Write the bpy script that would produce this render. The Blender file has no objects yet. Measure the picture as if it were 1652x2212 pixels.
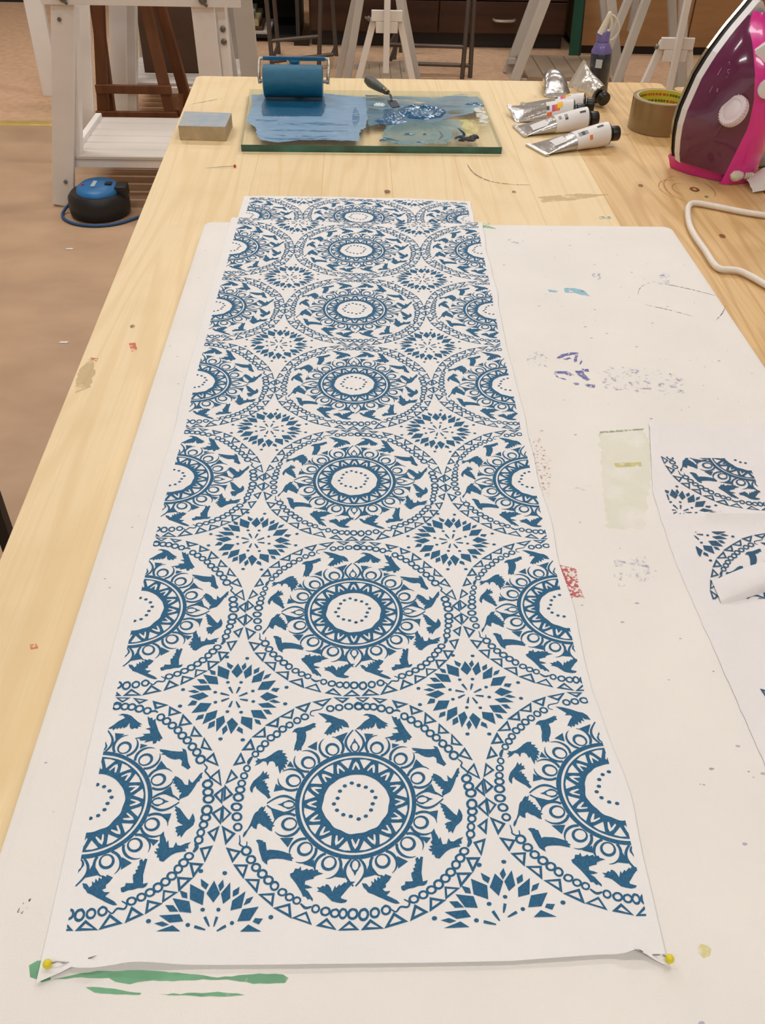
import bpy, bmesh, math, random
from mathutils import Vector, Matrix, noise
from mathutils.geometry import delaunay_2d_cdt
random.seed(7)
sc = bpy.context.scene
COL = sc.collection
R = math.radians
TZ = 0.745          # work table top
BZ = 0.760          # padded board top
CZ = 0.7606         # printed cloth
# ------------------------------------------------------------ camera, world, lights, exposure
cd = bpy.data.cameras.new('camera'); cam = bpy.data.objects.new('camera', cd); COL.objects.link(cam)
cam.location = (0.00027, -0.19764, 1.18905)
cam.rotation_euler = (0.8704, -0.02009, -0.02287)
cd.sensor_width = 36; cd.lens = 36 * 1930 / 2212; cd.clip_start = 0.02; cd.clip_end = 60
sc.camera = cam
world = bpy.data.worlds.new('world'); sc.world = world; world.use_nodes = True
world.node_tree.nodes['Background'].inputs[0].default_value = (1.0, 0.98, 0.96, 1)
world.node_tree.nodes['Background'].inputs[1].default_value = 0.25
sc.view_settings.view_transform = 'Standard'; sc.view_settings.look = 'None'
sc.view_settings.gamma = 1; sc.view_settings.use_curve_mapping = False
sc.view_settings.exposure = 0.0
LAMPS = [(-1.3, -1.1, 16), (0.9, -1.1, 16), (-1.3, 1.1, 10), (0.9, 1.1, 10), (-1.3, 3.2, 28), (0.9, 3.2, 28), (-1.3, 5.0, 12), (0.9, 5.0, 12)]  # first row, behind the camera, is added to light upright faces
CEIL = 2.9
# ------------------------------------------------------------ materials
def lin(c):
    return tuple((x / 12.92 if x <= .04045 else ((x + .055) / 1.055) ** 2.4) for x in (v / 255 for v in c)) + (1,)
MATS = {}
def mat(name, col, rough=.5, metal=0., var=0., scale=40., stretch=(1, 1, 1), bump=0., bscale=None, coat=0., alpha=None, acov=.5, ascale=300, spec=.5, col2=None, emit=None, rnd=0., detail=4):
    """principled material; var/col2 = mottling by object-space noise; alpha = patchy cover (stains)"""
    if name in MATS: return MATS[name]
    m = bpy.data.materials.new(name); m.use_nodes = True; nt = m.node_tree; N = nt.nodes; L = nt.links
    b = N['Principled BSDF']; c = lin(col)
    b.inputs['Base Color'].default_value = c; b.inputs['Roughness'].default_value = rough
    b.inputs['Metallic'].default_value = metal; b.inputs['Coat Weight'].default_value = coat
    b.inputs['Specular IOR Level'].default_value = spec
    m.diffuse_color = c
    def coords():
        t = N.new('ShaderNodeTexCoord'); mp = N.new('ShaderNodeMapping'); mp.inputs['Scale'].default_value = stretch
        L.new(t.outputs['Object'], mp.inputs['Vector']); return mp
    if var or col2:
        mp = coords(); nz = N.new('ShaderNodeTexNoise'); nz.inputs['Scale'].default_value = scale; nz.inputs['Detail'].default_value = detail
        L.new(mp.outputs[0], nz.inputs['Vector'])
        cr = N.new('ShaderNodeMapRange'); cr.inputs[1].default_value = .3; cr.inputs[2].default_value = .7; L.new(nz.outputs[0], cr.inputs[0])
        mx = N.new('ShaderNodeMix'); mx.data_type = 'RGBA'; L.new(cr.outputs[0], mx.inputs[0])
        c2 = lin(col2) if col2 else tuple(min(1, x * (1 + var)) for x in c[:3]) + (1,)
        c1 = c if col2 else tuple(x * (1 - var) for x in c[:3]) + (1,)
        mx.inputs[6].default_value = c1; mx.inputs[7].default_value = c2
        out = mx.outputs[2]
        if rnd:
            oi = N.new('ShaderNodeObjectInfo'); mr = N.new('ShaderNodeMapRange'); mr.inputs[3].default_value = 1 - rnd; mr.inputs[4].default_value = 1 + rnd * .4
            L.new(oi.outputs['Random'], mr.inputs[0]); hs = N.new('ShaderNodeHueSaturation'); L.new(mr.outputs[0], hs.inputs['Value']); L.new(out, hs.inputs['Color']); out = hs.outputs[0]
        L.new(out, b.inputs['Base Color'])
    if bump:
        mp = coords(); nz = N.new('ShaderNodeTexNoise'); nz.inputs['Scale'].default_value = bscale or scale; nz.inputs['Detail'].default_value = 3
        L.new(mp.outputs[0], nz.inputs['Vector']); bp = N.new('ShaderNodeBump'); bp.inputs['Strength'].default_value = bump; bp.inputs['Distance'].default_value = .002
        L.new(nz.outputs[0], bp.inputs['Height']); L.new(bp.outputs[0], b.inputs['Normal'])
    if alpha is not None:
        mp = coords(); nz = N.new('ShaderNodeTexNoise'); nz.inputs['Scale'].default_value = ascale; nz.inputs['Detail'].default_value = 5
        L.new(mp.outputs[0], nz.inputs['Vector']); mr = N.new('ShaderNodeMapRange'); mr.inputs[1].default_value = acov - .07; mr.inputs[2].default_value = acov + .07
        mr.inputs[4].default_value = alpha; L.new(nz.outputs[0], mr.inputs[0]); L.new(mr.outputs[0], b.inputs['Alpha'])
    if emit: b.inputs['Emission Color'].default_value = c; b.inputs['Emission Strength'].default_value = emit
    MATS[name] = m; return m

def pine(name, c1, c2, c3, seed):
    """pine board: long growth rings along world y, soft blotches, a few knots"""
    m = bpy.data.materials.new(name); m.use_nodes = True; nt = m.node_tree; N = nt.nodes; L = nt.links; b = N['Principled BSDF']
    t = N.new('ShaderNodeTexCoord'); mp = N.new('ShaderNodeMapping'); mp.inputs['Location'].default_value = (seed, seed * 3.1, 0); L.new(t.outputs['Object'], mp.inputs[0])
    oi = N.new('ShaderNodeObjectInfo')
    ad = N.new('ShaderNodeVectorMath'); ad.operation = 'ADD'; L.new(mp.outputs[0], ad.inputs[0])
    sc_ = N.new('ShaderNodeVectorMath'); sc_.operation = 'SCALE'; sc_.inputs[0].default_value = (7, 13, 0); L.new(oi.outputs['Random'], sc_.inputs['Scale']); L.new(sc_.outputs[0], ad.inputs[1])
    m1 = N.new('ShaderNodeMapping'); m1.inputs['Scale'].default_value = (1, .06, .2); L.new(ad.outputs[0], m1.inputs[0])
    # low frequency warp, so the ring lines sway
    nz0 = N.new('ShaderNodeTexNoise'); nz0.inputs['Scale'].default_value = 16; nz0.inputs['Detail'].default_value = 1.5; L.new(m1.outputs[0], nz0.inputs['Vector'])
    sn = N.new('ShaderNodeMath'); sn.operation = 'MULTIPLY'; sn.inputs[1].default_value = 62; L.new(nz0.outputs[0], sn.inputs[0])
    si = N.new('ShaderNodeMath'); si.operation = 'SINE'; L.new(sn.outputs[0], si.inputs[0])
    r1 = N.new('ShaderNodeMapRange'); r1.inputs[1].default_value = .0; r1.inputs[2].default_value = 1; r1.inputs[4].default_value = .55; L.new(si.outputs[0], r1.inputs[0])
    m2 = N.new('ShaderNodeMapping'); m2.inputs['Scale'].default_value = (1, .02, .2); L.new(ad.outputs[0], m2.inputs[0])
    nz1 = N.new('ShaderNodeTexNoise'); nz1.inputs['Scale'].default_value = 420; nz1.inputs['Detail'].default_value = 3; L.new(m2.outputs[0], nz1.inputs['Vector'])
    nz2 = N.new('ShaderNodeTexNoise'); nz2.inputs['Scale'].default_value = 9; nz2.inputs['Detail'].default_value = 4; L.new(ad.outputs[0], nz2.inputs['Vector'])
    x1 = N.new('ShaderNodeMix'); x1.data_type = 'RGBA'; x1.inputs[6].default_value = lin(c1); x1.inputs[7].default_value = lin(c2); L.new(r1.outputs[0], x1.inputs[0])
    r2 = N.new('ShaderNodeMapRange'); r2.inputs[1].default_value = .45; r2.inputs[2].default_value = .8; r2.inputs[4].default_value = .5; L.new(nz1.outputs[0], r2.inputs[0])
    x2 = N.new('ShaderNodeMix'); x2.data_type = 'RGBA'; x2.inputs[7].default_value = lin(c2); L.new(r2.outputs[0], x2.inputs[0]); L.new(x1.outputs[2], x2.inputs[6])
    r3 = N.new('ShaderNodeMapRange'); r3.inputs[1].default_value = .5; r3.inputs[2].default_value = .75; r3.inputs[4].default_value = .45; L.new(nz2.outputs[0], r3.inputs[0])
    x3 = N.new('ShaderNodeMix'); x3.data_type = 'RGBA'; x3.inputs[7].default_value = lin(c3); L.new(r3.outputs[0], x3.inputs[0]); L.new(x2.outputs[2], x3.inputs[6])
    L.new(x3.outputs[2], b.inputs['Base Color']); b.inputs['Roughness'].default_value = .48; b.inputs['Specular IOR Level'].default_value = .35
    return m

PINE = pine('pine_pale', (239, 215, 170), (229, 199, 148), (220, 190, 140), 0.0)
PINE2 = pine('pine_warm', (226, 190, 136), (196, 152, 94), (190, 148, 96), 3.7)
WHITE_PAINT = mat('white_paint', (238, 232, 226), .45, var=.05, scale=6)
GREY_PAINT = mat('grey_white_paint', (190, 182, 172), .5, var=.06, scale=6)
CLOTH = mat('board_cotton', (240, 236, 230), .95, var=.025, scale=14, bump=.12, bscale=900, spec=.1)
CLOTH2 = mat('strip_cotton', (241, 239, 238), .95, var=.02, scale=18, bump=.12, bscale=1100, spec=.1)
RAGM = mat('rag_cotton', (238, 234, 234), .95, var=.02, scale=20, bump=.12, bscale=1100, spec=.1)
INK = mat('blue_block_ink', (40, 92, 128), .7, scale=900, col2=(58, 110, 146), spec=.2, detail=2)
INKR = mat('blue_block_ink_on_rag', (48, 84, 112), .7, scale=900, col2=(66, 104, 134), spec=.2, detail=2)

# ------------------------------------------------------------ mesh helpers
def link(o, parent=None):
    COL.objects.link(o)
    if parent is not None: o.parent = parent
    return o
ORIG = {}
def root(name, loc, label, cat, group=None):
    o = bpy.data.objects.new(name, None); o.empty_display_size = .05; o.location = loc; link(o)
    o['label'] = label; o['category'] = cat
    if group: o['group'] = group
    ORIG[o.name] = Vector(loc); return o
def origin(p):
    return ORIG[p.name] if p is not None and p.name in ORIG else Vector((0, 0, 0))
class G:
    """collects geometry in world coordinates"""
    def __init__(s): s.v = []; s.f = []; s.mi = []
    def add(s, vs, fs, mi=0):
        k = len(s.v); s.v += [tuple(v) for v in vs]; s.f += [tuple(i + k for i in f) for f in fs]; s.mi += [mi] * len(fs); return s
    def box(s, x0, x1, y0, y1, z0, z1, mi=0, mtx=None):
        vs = [Vector((x, y, z)) for z in (z0, z1) for y in (y0, y1) for x in (x0, x1)]
        if mtx: vs = [mtx @ v for v in vs]
        return s.add(vs, [(0, 2, 3, 1), (4, 5, 7, 6), (0, 1, 5, 4), (2, 6, 7, 3), (0, 4, 6, 2), (1, 3, 7, 5)], mi)
    def beam(s, p0, p1, w, d, side=(1, 0, 0), mi=0):
        p0 = Vector(p0); p1 = Vector(p1); a = (p1 - p0).normalized(); u = Vector(side); u = (u - a * u.dot(a)).normalized(); n = a.cross(u)
        vs = [p + u * (sx * w / 2) + n * (sy * d / 2) for p in (p0, p1) for sx, sy in ((-1, -1), (1, -1), (1, 1), (-1, 1))]
        return s.add(vs, [(0, 3, 2, 1), (4, 5, 6, 7), (0, 1, 5, 4), (1, 2, 6, 5), (2, 3, 7, 6), (3, 0, 4, 7)], mi)
    def loft(s, rings, close=True, cap0=True, cap1=True, mi=0):
        n = len(rings[0]); vs = [v for r in rings for v in r]; fs = []
        for i in range(len(rings) - 1):
            for j in range(n if close else n - 1):
                k = (j + 1) % n; fs.append((i * n + j, i * n + k, (i + 1) * n + k, (i + 1) * n + j))
        if close and cap0: fs.append(tuple(range(n - 1, -1, -1)))
        if close and cap1: fs.append(tuple((len(rings) - 1) * n + j for j in range(n)))
        return s.add(vs, fs, mi)
    def tube(s, pts, r, seg=10, mi=0, caps=True, flat=1.):
        pts = [Vector(p) for p in pts]; rr = r if isinstance(r, (list, tuple)) else [r] * len(pts); rings = []; up = None
        for i, p in enumerate(pts):
            t = (pts[min(i + 1, len(pts) - 1)] - pts[max(i - 1, 0)]).normalized()
            if up is None: up = Vector((0, 0, 1)) if abs(t.z) < .9 else Vector((1, 0, 0))
            u = (up - t * up.dot(t)).normalized(); w = t.cross(u); up = u
            rings.append([p + (u * math.cos(a) * flat + w * math.sin(a)) * rr[i] for a in [2 * math.pi * j / seg for j in range(seg)]])
        return s.loft(rings, True, caps, caps, mi)
    def lathe(s, prof, c, axis=(0, 0, 1), seg=28, mi=0, caps=True):
        a = Vector(axis).normalized(); u = a.orthogonal().normalized(); w = a.cross(u); c = Vector(c)
        rings = [[c + a * h + (u * math.cos(t) + w * math.sin(t)) * r for t in [2 * math.pi * j / seg for j in range(seg)]] for r, h in prof]
        return s.loft(rings, True, caps, caps, mi)
    def poly(s, pts, z, mi=0):
        return s.add([(x, y, z) for x, y in pts], [tuple(range(len(pts)))], mi)
    def obj(s, name, mats, parent=None, smooth=False, bevel=0., seg=2, at=None, orig=None):
        o_ = Vector(at) if at is not None else (orig if orig is not None else origin(parent))
        me = bpy.data.meshes.new(name); me.from_pydata([tuple(Vector(v) - o_) for v in s.v], [], s.f)
        if not isinstance(mats, (list, tuple)): mats = [mats]
        for m in mats: me.materials.append(m)
        for p, k in zip(me.polygons, s.mi): p.material_index = k; p.use_smooth = smooth
        bm = bmesh.new(); bm.from_mesh(me)
        bmesh.ops.recalc_face_normals(bm, faces=bm.faces)
        if all(f.normal.z < .2 for f in bm.faces) and sum(f.normal.z for f in bm.faces) < -.5 * len(bm.faces): bmesh.ops.reverse_faces(bm, faces=bm.faces)
        if bevel:
            bmesh.ops.bevel(bm, geom=[e for e in bm.edges if e.is_manifold and e.calc_face_angle(0) > .5], offset=bevel, segments=seg, affect='EDGES', profile=.6, clamp_overlap=True)
        bm.to_mesh(me); bm.free()
        if smooth:
            try: me.set_sharp_from_angle(angle=R(42))
            except Exception: pass
        o = bpy.data.objects.new(name, me)
        if at is not None: o.location = at
        link(o, parent)
        if parent is not None: ORIG[o.name] = o_
        return o
def tag(o, label, cat, group=None):
    o['label'] = label; o['category'] = cat
    if group: o['group'] = group
    return o
def struct(o): o['kind'] = 'structure'; return o
def bez(pts, n=8):
    """Catmull-Rom through points"""
    P = [Vector(p) for p in pts]; P = [P[0] * 2 - P[1]] + P + [P[-1] * 2 - P[-2]]; out = []
    for i in range(1, len(P) - 2):
        for k in range(n):
            t = k / n; a, b, c, d = P[i - 1:i + 3]
            out.append(.5 * ((2 * b) + (c - a) * t + (2 * a - 5 * b + 4 * c - d) * t * t + (3 * b - a - 3 * c + d) * t ** 3))
    return out + [P[-2]]
def interp(tab, x):
    if x <= tab[0][0]: return tab[0][1]
    for (a, b), (c, d) in zip(tab, tab[1:]):
        if x <= c: return b + (d - b) * (x - a) / (c - a)
    return tab[-1][1]

# outlines of the hand-cut print and of the marks, in block units / metres
BIRDS=[[(-1507,4195),(-1256,4163),(-934,4052),(-632,3899),(-454,3853),(-298,3701),(-227,3468),(-357,3492),(-464,3502),(-550,3613),(-502,3390),(-624,3455),(-663,3267),(-767,3394),(-805,3207),(-910,3271),(-982,3127),(-1069,3190),(-1105,3086),(-1174,3178),(-1262,3179),(-1067,3503),(-941,3649),(-993,3734),(-1224,3728),(-1134,3833),(-1293,3992)],[(-2546,3241),(-2456,3400),(-2318,3477),(-2107,3507),(-1862,3613),(-1686,3705),(-1579,3675),(-1632,3600),(-1586,3507),(-1720,3465),(-1789,3382),(-1911,3332),(-1999,3298),(-1967,3090),(-2008,2842),(-2073,2678),(-2139,2555),(-2158,2373),(-2221,2433),(-2304,2351),(-2359,2452),(-2441,2358),(-2416,2635),(-2354,2881),(-2353,3213),(-2435,3275)],[(-3935,1642),(-3844,1773),(-3918,1870),(-3822,1934),(-3877,2012),(-3723,1957),(-3525,2024),(-3332,2171),(-3203,2296),(-3039,2401),(-2869,2404),(-2897,2282),(-2726,2245),(-2807,2163),(-2668,2065),(-2733,2023),(-2626,1885),(-2710,1864),(-2671,1746),(-2772,1764),(-2713,1567),(-2816,1624),(-2792,1467),(-2878,1524),(-2934,1307),(-2994,1502),(-3037,1698),(-3100,1618),(-3161,1815),(-3249,1892),(-3365,1869),(-3437,1668),(-3488,1845),(-3617,1881),(-3743,1757)],[(-4036,651),(-3991,807),(-3920,964),(-3799,1105),(-3676,1246),(-3573,1446),(-3531,1310),(-3421,1412),(-3445,1254),(-3330,1277),(-3375,1198),(-3321,1122),(-3467,1078),(-3609,976),(-3479,1000),(-3489,903),(-3388,868),(-3432,790),(-3328,698),(-3374,639),(-3267,509),(-3313,451),(-3220,265),(-3314,205),(-3437,352),(-3626,497),(-3783,643),(-3824,756),(-3899,657),(-3932,435),(-4003,519)],[(-4145,-1377),(-4113,-1252),(-3996,-1104),(-3915,-904),(-3852,-666),(-3801,-482),(-3743,-388),(-3667,-330),(-3610,-217),(-3519,-121),(-3483,-175),(-3391,-98),(-3416,-210),(-3456,-340),(-3361,-319),(-3370,-411),(-3274,-408),(-3316,-501),(-3185,-533),(-3228,-608),(-3128,-659),(-3173,-715),(-3039,-802),(-3082,-875),(-2998,-927),(-3091,-984),(-3079,-1162),(-3177,-1129),(-3331,-990),(-3429,-958),(-3566,-836),(-3643,-893),(-3660,-1091),(-3776,-1042),(-3847,-955),(-3961,-1138),(-4042,-1337),(-4114,-1446)],[(-3649,-1551),(-3550,-1505),(-3484,-1528),(-3387,-1543),(-3384,-1595),(-3287,-1610),(-3237,-1853),(-3215,-1939),(-3122,-1902),(-2946,-1915),(-2786,-1930),(-2657,-1962),(-2559,-1995),(-2428,-2046),(-2298,-2096),(-2326,-2148),(-2208,-2250),(-2286,-2268),(-2249,-2353),(-2409,-2321),(-2603,-2271),(-2857,-2258),(-3078,-2280),(-3168,-2350),(-3156,-2503),(-3257,-2437),(-3360,-2338),(-3420,-2168),(-3502,-1930),(-3552,-1688)],[(-2307,-2845),(-2185,-2794),(-2133,-2642),(-2006,-2658),(-1934,-2563),(-1907,-2726),(-1814,-2709),(-1693,-2641),(-1657,-2709),(-1503,-2659),(-1467,-2727),(-1312,-2694),(-1291,-2779),(-1099,-2848),(-1268,-2897),(-1420,-2963),(-1445,-3046),(-1599,-3079),(-1737,-3128),(-1742,-3261),(-1582,-3311),(-1453,-3378),(-1606,-3410),(-1730,-3426),(-1597,-3525),(-1491,-3689),(-1405,-3804),(-1412,-3901),(-1513,-3803),(-1588,-3835),(-1675,-3721),(-1769,-3720),(-1844,-3557),(-1951,-3392),(-2058,-3227),(-2179,-3078),(-2283,-2962)],[(-1304,-3363),(-1173,-3380),(-1085,-3299),(-1020,-3349),(-980,-3251),(-884,-3285),(-799,-3402),(-743,-3551),(-651,-3305),(-613,-3405),(-499,-3259),(-464,-3326),(-318,-3180),(-284,-3230),(-198,-3109),(-133,-3168),(53,-3173),(-65,-3285),(-210,-3447),(-324,-3608),(-423,-3737),(-404,-3802),(-185,-3872),(-241,-3951),(-392,-3980),(-578,-3944),(-735,-3893),(-867,-3761),(-1000,-3629),(-1129,-3562),(-1286,-3527),(-1212,-3479)],[(289,-3240),(448,-3262),(565,-3403),(641,-3320),(661,-3440),(619,-3166),(717,-3238),(727,-3067),(826,-3174),(837,-3020),(935,-3092),(947,-2938),(1075,-2995),(1106,-2917),(1330,-3024),(1238,-3191),(1129,-3305),(1148,-3425),(1024,-3487),(1120,-3575),(1308,-3573),(1247,-3648),(1171,-3728),(1344,-3819),(1532,-3926),(1642,-4046),(1504,-4057),(1349,-4001),(1224,-3946),(1066,-3858),(876,-3767),(717,-3678),(526,-3604),(458,-3501),(360,-3413)],[(1665,-3415),(1806,-3354),(1821,-3236),(1994,-3246),(2089,-3234),(2043,-3061),(2028,-2924),(2124,-2861),(2094,-2738),(2174,-2726),(2144,-2620),(2209,-2554),(2181,-2378),(2263,-2313),(2325,-2422),(2377,-2303),(2463,-2327),(2435,-2534),(2413,-2741),(2393,-2946),(2420,-3152),(2433,-3271),(2606,-3231),(2556,-3362),(2461,-3424),(2274,-3430),(2118,-3488),(1931,-3512),(1776,-3588),(1698,-3551)],[(2663,-2023),(2794,-2033),(2700,-1919),(2833,-1894),(2757,-1762),(2827,-1678),(2792,-1385),(2918,-1220),(2958,-1399),(3019,-1513),(3075,-1681),(3131,-1577),(3169,-1778),(3195,-1888),(3344,-1883),(3426,-1657),(3483,-1788),(3597,-1816),(3770,-1725),(3975,-1667),(3881,-1790),(3903,-1917),(3785,-1941),(3843,-2035),(3677,-2055),(3478,-2090),(3309,-2181),(3171,-2310),(3051,-2440),(2907,-2394),(2865,-2268),(2784,-2262),(2805,-2140),(2725,-2117)],[(3227,-167),(3410,-281),(3567,-487),(3723,-692),(3812,-769),(3866,-631),(3915,-485),(3988,-625),(4030,-799),(3988,-981),(3875,-1099),(3747,-1197),(3688,-1301),(3588,-1492),(3547,-1379),(3441,-1442),(3435,-1295),(3354,-1251),(3379,-1143),(3315,-1081),(3422,-1017),(3612,-980),(3498,-913),(3352,-806),(3391,-753),(3312,-652),(3351,-599),(3271,-515),(3311,-443),(3214,-339),(3270,-287),(3205,-223)],[(3044,1146),(3166,1094),(3334,957),(3462,763),(3602,729),(3592,1013),(3689,881),(3756,834),(3884,1024),(4017,1256),(4114,1307),(4081,1166),(4106,1061),(4028,1008),(4037,926),(3939,855),(3866,662),(3754,434),(3650,267),(3520,202),(3447,170),(3336,110),(3313,261),(3396,411),(3272,423),(3298,519),(3177,570),(3201,648),(3080,699),(3122,775),(3001,826),(3043,903),(2942,992),(3018,1046)],[(2264,2392),(2464,2366),(2753,2302),(3046,2270),(3213,2278),(3152,2424),(3313,2355),(3373,2200),(3426,1983),(3480,1767),(3604,1526),(3504,1432),(3419,1502),(3316,1574),(3228,1623),(3228,1832),(3126,1925),(2941,1898),(2797,1931),(2621,2029),(2519,2120),(2338,2154),(2452,2210),(2311,2283)],[(1545,4002),(1651,3908),(1746,3926),(1792,3790),(1892,3874),(1916,3695),(1995,3514),(2090,3288),(2221,3062),(2320,2904),(2223,2845),(2235,2758),(2110,2809),(2082,2681),(1969,2645),(1924,2798),(1793,2763),(1606,2709),(1667,2813),(1428,2804),(1396,2891),(1178,2923),(1476,2995),(1572,3055),(1484,3124),(1782,3152),(1738,3307),(1557,3382),(1747,3438),(1663,3574),(1586,3799)],[(43,3394),(215,3542),(409,3755),(563,3860),(641,3924),(535,4038),(349,4043),(503,4128),(688,4100),(871,4027),(1012,3889),(1189,3728),(1385,3596),(1272,3570),(1377,3478),(1248,3483),(1241,3374),(1096,3424),(1055,3360),(946,3386),(896,3497),(869,3674),(784,3480),(651,3397),(637,3485),(538,3358),(505,3446),(390,3341),(376,3428),(260,3302),(227,3389),(98,3371)]]
CHAIN=[(197,4485,182,165),(-214,4506,190,165),(-616,4457,174,164),(-988,4410,170,164),(-2044,4008,172,162),(-2354,3824,160,162),(-2655,3609,158,160),(-2928,3408,168,168),(-3151,3161,156,176),(-3376,2981,166,166),(-3593,2694,154,164),(-3755,2455,152,163),(-3934,2192,142,154),(-4209,1519,138,158),(-4292,1181,148,156),(-4354,840,157,162),(-4391,558,188,160),(-4430,226,200,188),(-4468,-191,209,177),(-4419,-607,192,182),(-4354,-1031,166,171),(-3967,-1980,192,189),(-3769,-2315,184,170),(-3561,-2614,175,168),(-3312,-2859,184,174),(-3068,-3097,184,172),(-2828,-3315,164,180),(-2525,-3552,173,147),(-2252,-3736,163,146),(-1975,-3866,150,146),(-1282,-4176,148,160),(-926,-4276,178,166),(-588,-4345,168,166),(-305,-4366,146,198),(35,-4383,186,206),(410,-4413,180,229),(792,-4359,170,196),(1172,-4273,169,180),(2116,-3909,178,158),(2440,-3765,169,158),(2721,-3599,179,158),(2975,-3415,180,182),(3218,-3204,181,167),(3419,-2990,182,168),(3621,-2720,165,177),(3790,-2484,186,172),(3957,-2232,178,156),(4250,-1587,166,178),(4298,-1291,151,174),(4367,-967,170,165),(4417,-673,199,168),(4435,-360,208,227),(204,4516,196,202),(542,4485,181,180),(823,4464,180,180),(1150,4376,188,189),(1490,4274,170,180),(2086,3946,169,188),(2353,3752,180,187),(2616,3531,180,177),(2877,3297,168,186),(3085,3034,186,184),(3318,2801,178,182),(3557,2494,178,194),(3766,2229,177,192),(3954,1890,202,210),(4348,770,208,192),(4399,423,206,188),(4454,120,218,194)]
TRIS=[[(-820,4963),(-177,4931),(-463,4685)],[(100,4947),(671,4935),(399,4698)],[(-1703,4751),(-931,4929),(-1287,4508)],[(-2428,4482),(-1813,4717),(-2010,4222)],[(-3076,4010),(-2498,4403),(-2576,3920)],[(-3619,3581),(-3093,3988),(-3124,3489)],[(-4117,2988),(-3648,3487),(-3584,3005)],[(-4465,2353),(-4162,2903),(-3971,2394)],[(-4732,1632),(-4499,2229),(-4295,1774)],[(-4955,794),(-4797,1429),(-4522,1091)],[(-4971,33),(-4983,734),(-4640,335)],[(-4988,-157),(-4640,-468),(-4945,-867)],[(-4933,-1027),(-4429,-1302),(-4746,-1756)],[(-4704,-1892),(-4167,-2005),(-4437,-2442)],[(-4381,-2541),(-3871,-2522),(-3989,-3043)],[(-3922,-3074),(-3396,-3077),(-3451,-3569)],[(-3382,-3633),(-2814,-3593),(-2835,-4077)],[(-2782,-4140),(-2215,-3978),(-2121,-4504)],[(-2074,-4504),(-1597,-4285),(-1386,-4745)],[(-1188,-4794),(-854,-4531),(-502,-4945)],[(-409,-4971),(-59,-4640),(276,-4960)],[(381,-4962),(650,-4599),(1107,-4933)],[(1167,-4918),(1435,-4381),(1895,-4703)],[(2014,-4675),(2147,-4117),(2582,-4396)],[(2658,-4367),(2668,-3882),(3180,-4009)],[(3197,-3961),(3187,-3519),(3675,-3601)],[(3724,-3556),(3621,-3033),(4152,-3076)],[(4187,-3046),(4006,-2486),(4494,-2532)],[(4552,-2452),(4332,-1924),(4774,-1829)],[(4832,-1640),(4554,-1282),(4955,-1035)],[(5008,-948),(4631,-489),(5037,-191)],[(4983,-82),(4636,295),(4987,631)],[(4887,705),(4400,1069),(4737,1424)],[(4684,1598),(4136,1850),(4437,2204)],[(4356,2321),(3899,2432),(3971,2931)],[(3882,2983),(3412,3000),(3499,3485)],[(3397,3605),(2877,3506),(2971,4089)],[(2883,4162),(2394,4007),(2362,4488)],[(2292,4560),(1799,4352),(1643,4770)],[(1419,4823),(1100,4627),(816,4919)]]
DARTS=[[(-790,3041),(-293,3248),(-532,2728)],[(-1916,2556),(-1533,2822),(-1542,2394)],[(-2684,1666),(-2560,1906),(-2396,1600)],[(-3066,878),(-2733,617),(-3131,524)],[(-3209,-166),(-2647,-356),(-3014,-693)],[(-2773,-1429),(-2272,-1414),(-2461,-1803)],[(-1862,-2471),(-1463,-2291),(-1476,-2591)],[(-686,-2972),(-425,-2606),(-310,-3030)],[(344,-3036),(535,-2486),(851,-2917)],[(1518,-2232),(1921,-2467),(1567,-2732)],[(2370,-1498),(2782,-1584),(2606,-1805)],[(2668,-519),(3111,-482),(3042,-845)],[(365,3169),(748,3126),(459,2760)],[(1474,2652),(1781,2571),(1479,2410)],[(2408,1856),(2718,1468),(2240,1496)],[(2937,691),(3113,190),(2601,423)]]
SQUIG=[([(-1651,4037),(-1812,4102),(-1777,4274),(-1578,4337),(-1397,4379),(-1288,4478)],54),([(-4049,2066),(-4151,1860),(-4172,1699)],134),([(-4264,-1365),(-4229,-1609),(-4237,-1714),(-4102,-1812),(-3977,-1773),(-3974,-1598)],60),([(-1840,-3979),(-1640,-4141),(-1427,-4094)],100),([(1324,-4230),(1511,-4351),(1659,-4178),(1903,-4188),(1963,-4027),(1778,-3904)],74),([(4102,-2077),(4204,-1875),(4136,-1726)],151),([(1560,4203),(1791,4262),(1937,4187)],100),([(4101,1705),(4248,1522),(4193,1361),(4339,1179),(4429,1004),(4239,944)],74)]
RINGS=[(-923,2437),(-1907,1881),(-2372,1007),(-2341,-807),(-1771,-1806),(-865,-2284),(927,-2220),(1877,-1718),(2336,-888),(844,2428),(1738,1859),(2259,927)]
DOTS=[(-169,894),(99,789),(-437,774),(-618,549),(-703,241),(-839,0),(-718,-273),(-475,-469),(-197,-542),(104,-661),(97,784),(374,695),(614,508),(738,229),(633,-37),(564,-302),(371,-552),(103,-662)]
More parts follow.
